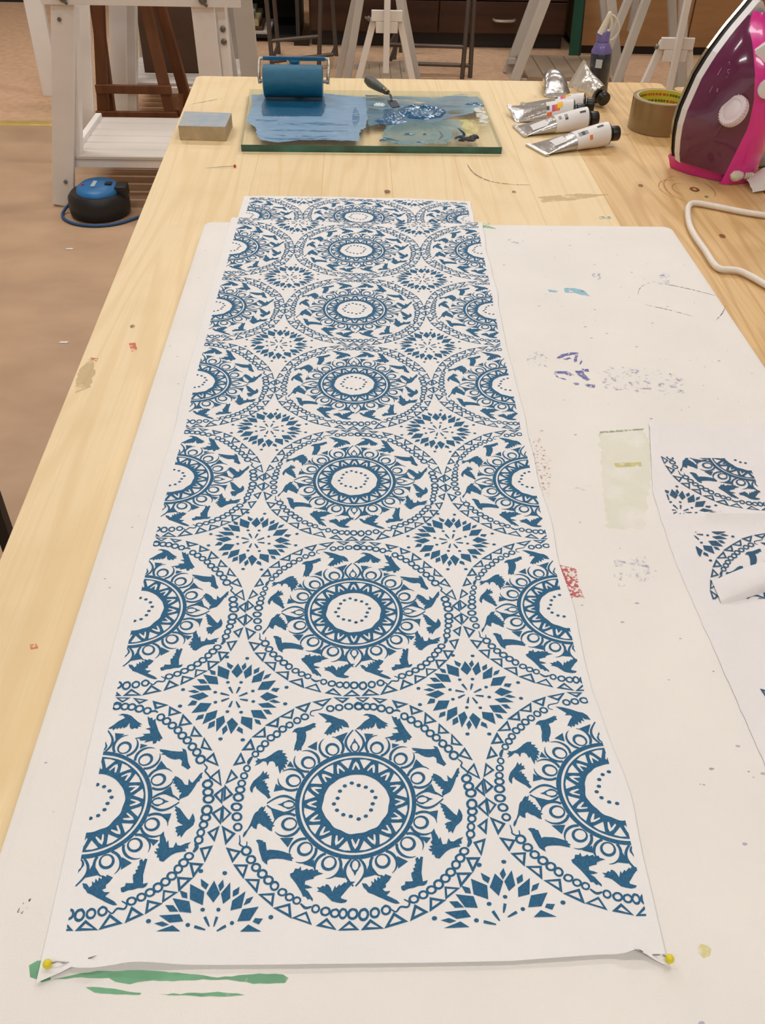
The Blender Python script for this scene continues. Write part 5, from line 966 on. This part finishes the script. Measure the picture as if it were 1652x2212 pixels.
cb_ = bez([(rx_ - .095, ry_ + .01, .035), (rx_ - .122, ry_ - .015, .008), (rx_ - .108, ry_ - .065, .0055), (rx_ - .06, ry_ - .108, .0055), (rx_ + .01, ry_ - .122, .0055), (rx_ + .08, ry_ - .098, .0055), (rx_ + .15, ry_ - .03, .0055), (rx_ + .24, ry_ + .03, .0055), (rx_ + .34, ry_ + .02, .0055)], 7)
G().tube(cb_, .0048, 10).obj('blue_cable', mat('cable_blue', (30, 78, 124), .5), t, True)
for i, (x, y) in enumerate(((-.892, 2.484), (-.766, 1.902))):
    o = G().add([(x - .012, y - .004, .0012), (x + .010, y - .005, .0012), (x + .013, y + .004, .0016), (x - .008, y + .005, .0012)], [(0, 1, 2, 3)]).box(x - .008, x + .008, y - .003, y + .003, .0004, .0012).obj('paper_scrap', LAB, at=(x, y, .0004)); tag(o, 'tiny white paper scrap on the floor, %s' % ('nearer the cable reel' if i == 0 else 'nearer the camera, beside the table edge'), 'paper')
# narrow adjustable trestles
def narrow(cx, y0, y1, label, m0, m1, k=1., half=.15, back=.195, dx=0., rails=True):
    t = root('trestle', (cx, (y0 + y1) / 2, 0), label, 'trestle', None); zt_ = .39
    for s in (-1, 1):
        beam_obj('leg', (cx + s * half, y0, 0), (cx + s * .048, y0, .375), .027, .024, m0, t)
        beam_obj('leg', (cx + dx + s * back, y1, 0), (cx + dx + s * .02, y1, .70), .032, .03, m1, t)
        beam_obj('leg', (cx + dx + s * (back - .04), (y0 + y1) / 2 + .02, 0), (cx + dx + s * .03, (y0 + y1) / 2 + .02, .70), .034, .03, m1, t)
    G().box(cx - .065, cx + .065, y0 - .026, y0 - .0125, .350, .392).obj('top_plate', m0, t, bevel=.002, seg=1); G().box(cx - .046, cx + .046, y0 - .026, y0 - .0125, .306, .3495).obj('lower_plate', m0, t, bevel=.002, seg=1)
    G().box(cx - .013, cx + .013, y0 - .046, y0 - .0265, .155, .70).obj('sliding_post', m0, t, bevel=.002, seg=1)
    G().box(cx - .03, cx + .03, y0 - .05, y1 + .05, .70, .745).obj('ridge_beam', m1, t)
    G().lathe([(.010, 0), (.011, .004), (.006, .010)], (cx - .073, y0 - .01, .358), (-1, -.3, 0), 12).obj('bolt', BOLT, t, True)
    for i in range(5): G().box(cx - .115 + i * .048, cx - .115 + i * .048 + .046, y0 + .02, y1 - .02, .085, .097).obj('slat', mat('shaded_slat', (150, 130, 108), .7), t)  # slat colour darkened to paint in the shade of the low shelf
    for y in (y0 + .016, y1 - .022): G().box(cx - .14, cx + .14, y - .006, y + .006, .062, .0848).obj('shelf_rail', m1, t)
    return t
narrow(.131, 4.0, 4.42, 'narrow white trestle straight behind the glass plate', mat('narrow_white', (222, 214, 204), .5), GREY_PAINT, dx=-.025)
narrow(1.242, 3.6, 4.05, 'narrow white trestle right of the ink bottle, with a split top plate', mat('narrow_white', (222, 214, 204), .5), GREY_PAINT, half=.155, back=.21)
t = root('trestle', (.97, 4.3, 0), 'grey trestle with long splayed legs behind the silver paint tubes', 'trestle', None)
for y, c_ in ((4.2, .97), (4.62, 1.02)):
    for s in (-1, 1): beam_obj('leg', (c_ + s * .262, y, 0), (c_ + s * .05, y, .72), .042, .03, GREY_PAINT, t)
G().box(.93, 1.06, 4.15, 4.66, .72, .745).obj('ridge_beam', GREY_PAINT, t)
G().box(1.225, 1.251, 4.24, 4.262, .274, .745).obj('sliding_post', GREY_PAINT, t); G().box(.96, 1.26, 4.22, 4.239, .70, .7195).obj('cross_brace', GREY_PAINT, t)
for i in range(5): G().box(.79 + i * .078, .79 + i * .078 + .074, 4.21, 4.61, .075, .087).obj('slat', mat('shaded_slat', (150, 130, 108), .7), t)  # low shelf again in the slat colour with shade painted in
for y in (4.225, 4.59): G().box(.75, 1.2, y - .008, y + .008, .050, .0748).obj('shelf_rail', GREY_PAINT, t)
# tubular stools
TUBM = mat('dark_tube', (96, 86, 78), .45, metal=.4)
def stool(legs, rings, label, seat):
    c = [sum(l[0][i] for l in legs) / len(legs) for i in (0, 1)]; t = root('tube_stool', (c[0], c[1], 0), label, 'stool', None)
    for p0, p1 in legs: G().tube([p0, p1], .011, 10).obj('leg', TUBM, t, True)
    for p0, p1 in rings: G().tube([p0, p1], .009, 10).obj('rung', TUBM, t, True)
    G().lathe([(.15, 0), (.158, .004), (.158, .022), (.15, .028)], seat, (0, 0, 1), 32).obj('seat', DBR, t, True)
stool([((-.409, 4.6, 0), (-.432, 4.6, .62)), ((-.182, 4.62, 0), (-.150, 4.62, .62)), ((-.40, 4.92, 0), (-.42, 4.88, .62)), ((-.10, 4.90, 0), (-.14, 4.88, .62))],
      [((-.413, 4.6, .132), (-.178, 4.62, .152)), ((-.41, 4.6, .04), (-.11, 4.62, .072)), ((-.409, 4.6, .045), (-.40, 4.915, .045)), ((-.113, 4.615, .074), (-.10, 4.90, .05))], 'dark metal tube stool left of the narrow white trestle', (-.285, 4.75, .6205))
stool([((.521, 4.5, 0), (.5285, 4.5, .62)), ((.562, 4.52, 0), (.545, 4.52, .62)), ((.20, 4.85, 0), (.24, 4.80, .62)), ((.24, 5.0, 0), (.28, 4.92, .62))],
      [((.164, 4.5, .147), (.523, 4.5, .142)), ((.164, 4.5, .066), (.561, 4.52, .055)), ((.164, 4.5, .147), (.215, 4.835, .147)), ((.164, 4.5, .066), (.206, 4.842, .066))], 'dark metal tube stool right of the narrow white trestle', (.39, 4.72, .6205))
# black stool tucked under the left side of the work table
t = root('black_stool', (-.62, .72, 0), 'black metal stool standing left of the work table, only a leg in the picture', 'stool')
for p0, p1 in (((-.5115, .80, 0), (-.5175, .80, .62)), ((-.88, .80, 0), (-.85, .78, .62)), ((-.545, .44, 0), (-.555, .46, .62)), ((-.88, .44, 0), (-.85, .46, .62))): G().beam(p0, p1, .018, .018, (1, 0, 0)).obj('leg', RBL, t)
G().box(-.87, -.52, .44, .80, .6205, .645).obj('seat', RBL, t, bevel=.008)
# cabinets along the back
WAL = mat('walnut_veneer', (74, 44, 28), .4, scale=14, stretch=(.08, 1, 1.5), col2=(52, 30, 20), detail=6); PLI = mat('dark_plinth', (34, 28, 24), .6)
t = root('drawer_cabinet', (.46, 5.4, 0), 'dark walnut drawer cabinet with a chrome pull, along the back', 'cabinet')
G().box(-.235, 1.115, 5.13, 5.65, 0, .07).obj('plinth', PLI, t); G().box(-.245, 1.125, 5.115, 5.66, .0705, .86).obj('carcass', WAL, t)
for j in range(2):
    for i in range(5):
        x0 = -.235 + j * .678; z0 = .078 + i * .155; d = G().box(x0, x0 + .672, 5.095, 5.1148, z0, z0 + .148).obj('drawer', WAL, t, bevel=.002, seg=1)
        xc = x0 + .345
        G().tube(bez([(xc - .058, 5.0945, z0 + .066), (xc - .045, 5.080, z0 + .063), (xc, 5.075, z0 + .062), (xc + .045, 5.080, z0 + .063), (xc + .058, 5.0945, z0 + .066)], 5), .0075, 8).obj('pull', CHR, d, True, orig=origin(t))
TAN = mat('tan_laminate', (164, 122, 78), .5, scale=30, stretch=(.2, 1, 1), col2=(150, 110, 70))
t = root('door_cabinet', (2.0, 5.3, 0), 'tan laminate cabinet on a dark plinth, at the right of the back wall', 'cabinet')
G().box(1.19, 2.85, 5.045, 5.6, 0, .040).obj('plinth', PLI, t); G().box(1.175, 2.86, 5.03, 5.61, .0405, .86).obj('carcass', TAN, t)
for x0, x1 in ((1.178, 1.758), (1.766, 2.30), (2.308, 2.857)):
    G().box(x0, x1, 5.012, 5.0298, .044, .70).obj('cabinet_door', TAN, t, bevel=.002, seg=1); d = G().box(x0, x1, 5.012, 5.0298, .706, .856).obj('drawer', TAN, t, bevel=.002, seg=1)
    G().tube([((x0 + x1) / 2 - .05, 5.004, .78), ((x0 + x1) / 2 + .05, 5.004, .78)], .006, 8).obj('pull', CHR, d, True, orig=origin(t))
GRN = mat('green_board', (20, 78, 58), .45, var=.1, scale=6)
t = root('green_board', (1.09, 4.92, 0), 'dark green board leaning in the gap between the walnut and tan cabinets', 'board')
G().beam((1.142, 4.90, .0005), (1.136, 5.0, .70), .05, .012, (1, 0, 0)).obj('panel', GRN, t); G().beam((1.172, 4.90, .0005), (1.160, 5.05, .70), .012, .016, (1, 0, 0)).obj('edging', PLI, t)
SHM = mat('shelf_black', (26, 24, 22), .6, var=.1, scale=5)
t = root('open_shelf', (-.56, 5.45, 0), 'black open shelf unit holding paper, left of the walnut cabinet', 'shelf')
G().box(-.96, -.30, 5.62, 5.66, .0, .86).obj('back_panel', SHM, t); G().box(-.96, -.94, 5.16, 5.6195, .0, .86).obj('side_panel', SHM, t); G().box(-.32, -.30, 5.16, 5.6195, .0, .86).obj('side_panel', mat('post_grey', (66, 64, 58), .5), t)
for z in (.02, .34, .60, .845): G().box(-.9395, -.3205, 5.17, 5.6195, z, z + .015).obj('shelf_board', SHM, t)
G().box(-.33, -.25, 5.10, 5.159, 0, .03).obj('foot', PLI, t)
PW = mat('paper_white', (216, 208, 196), .8); PCR = mat('paper_cream', (190, 176, 130), .8)
for i, (z0, h, m, lab_, x0, x1) in enumerate(((.0355, .018, PW, 'white paper stack lying lowest on the black shelf', -.92, -.46), (.0542, .020, DBR, 'dark folder lying between the paper stacks on the black shelf', -.92, -.50), (.0750, .030, PCR, 'cream paper stack above the dark folder on the black shelf', -.93, -.52), (.1056, .022, PW, 'white paper stack on top of the cream one on the black shelf', -.92, -.55))):
    o = G().box(x0, x1, 5.18, 5.48, z0, z0 + h).obj('paper_stack' if m is not DBR else 'folder', m, None, bevel=.002, seg=1, at=((x0 + x1) / 2, 5.33, z0)); tag(o, lab_, 'paper' if m is not DBR else 'folder')
t = root('sideboard', (-2.2, 6.2, 0), 'dark red-brown sideboard far away at the left back', 'cabinet')
G().box(-3.1, -1.3, 6.07, 6.29, .0, .05).obj('plinth', PLI, t); G().box(-3.1, -1.3, 6.06, 6.29, .0505, .86).obj('carcass', mat('red_brown', (86, 40, 28), .5), t)
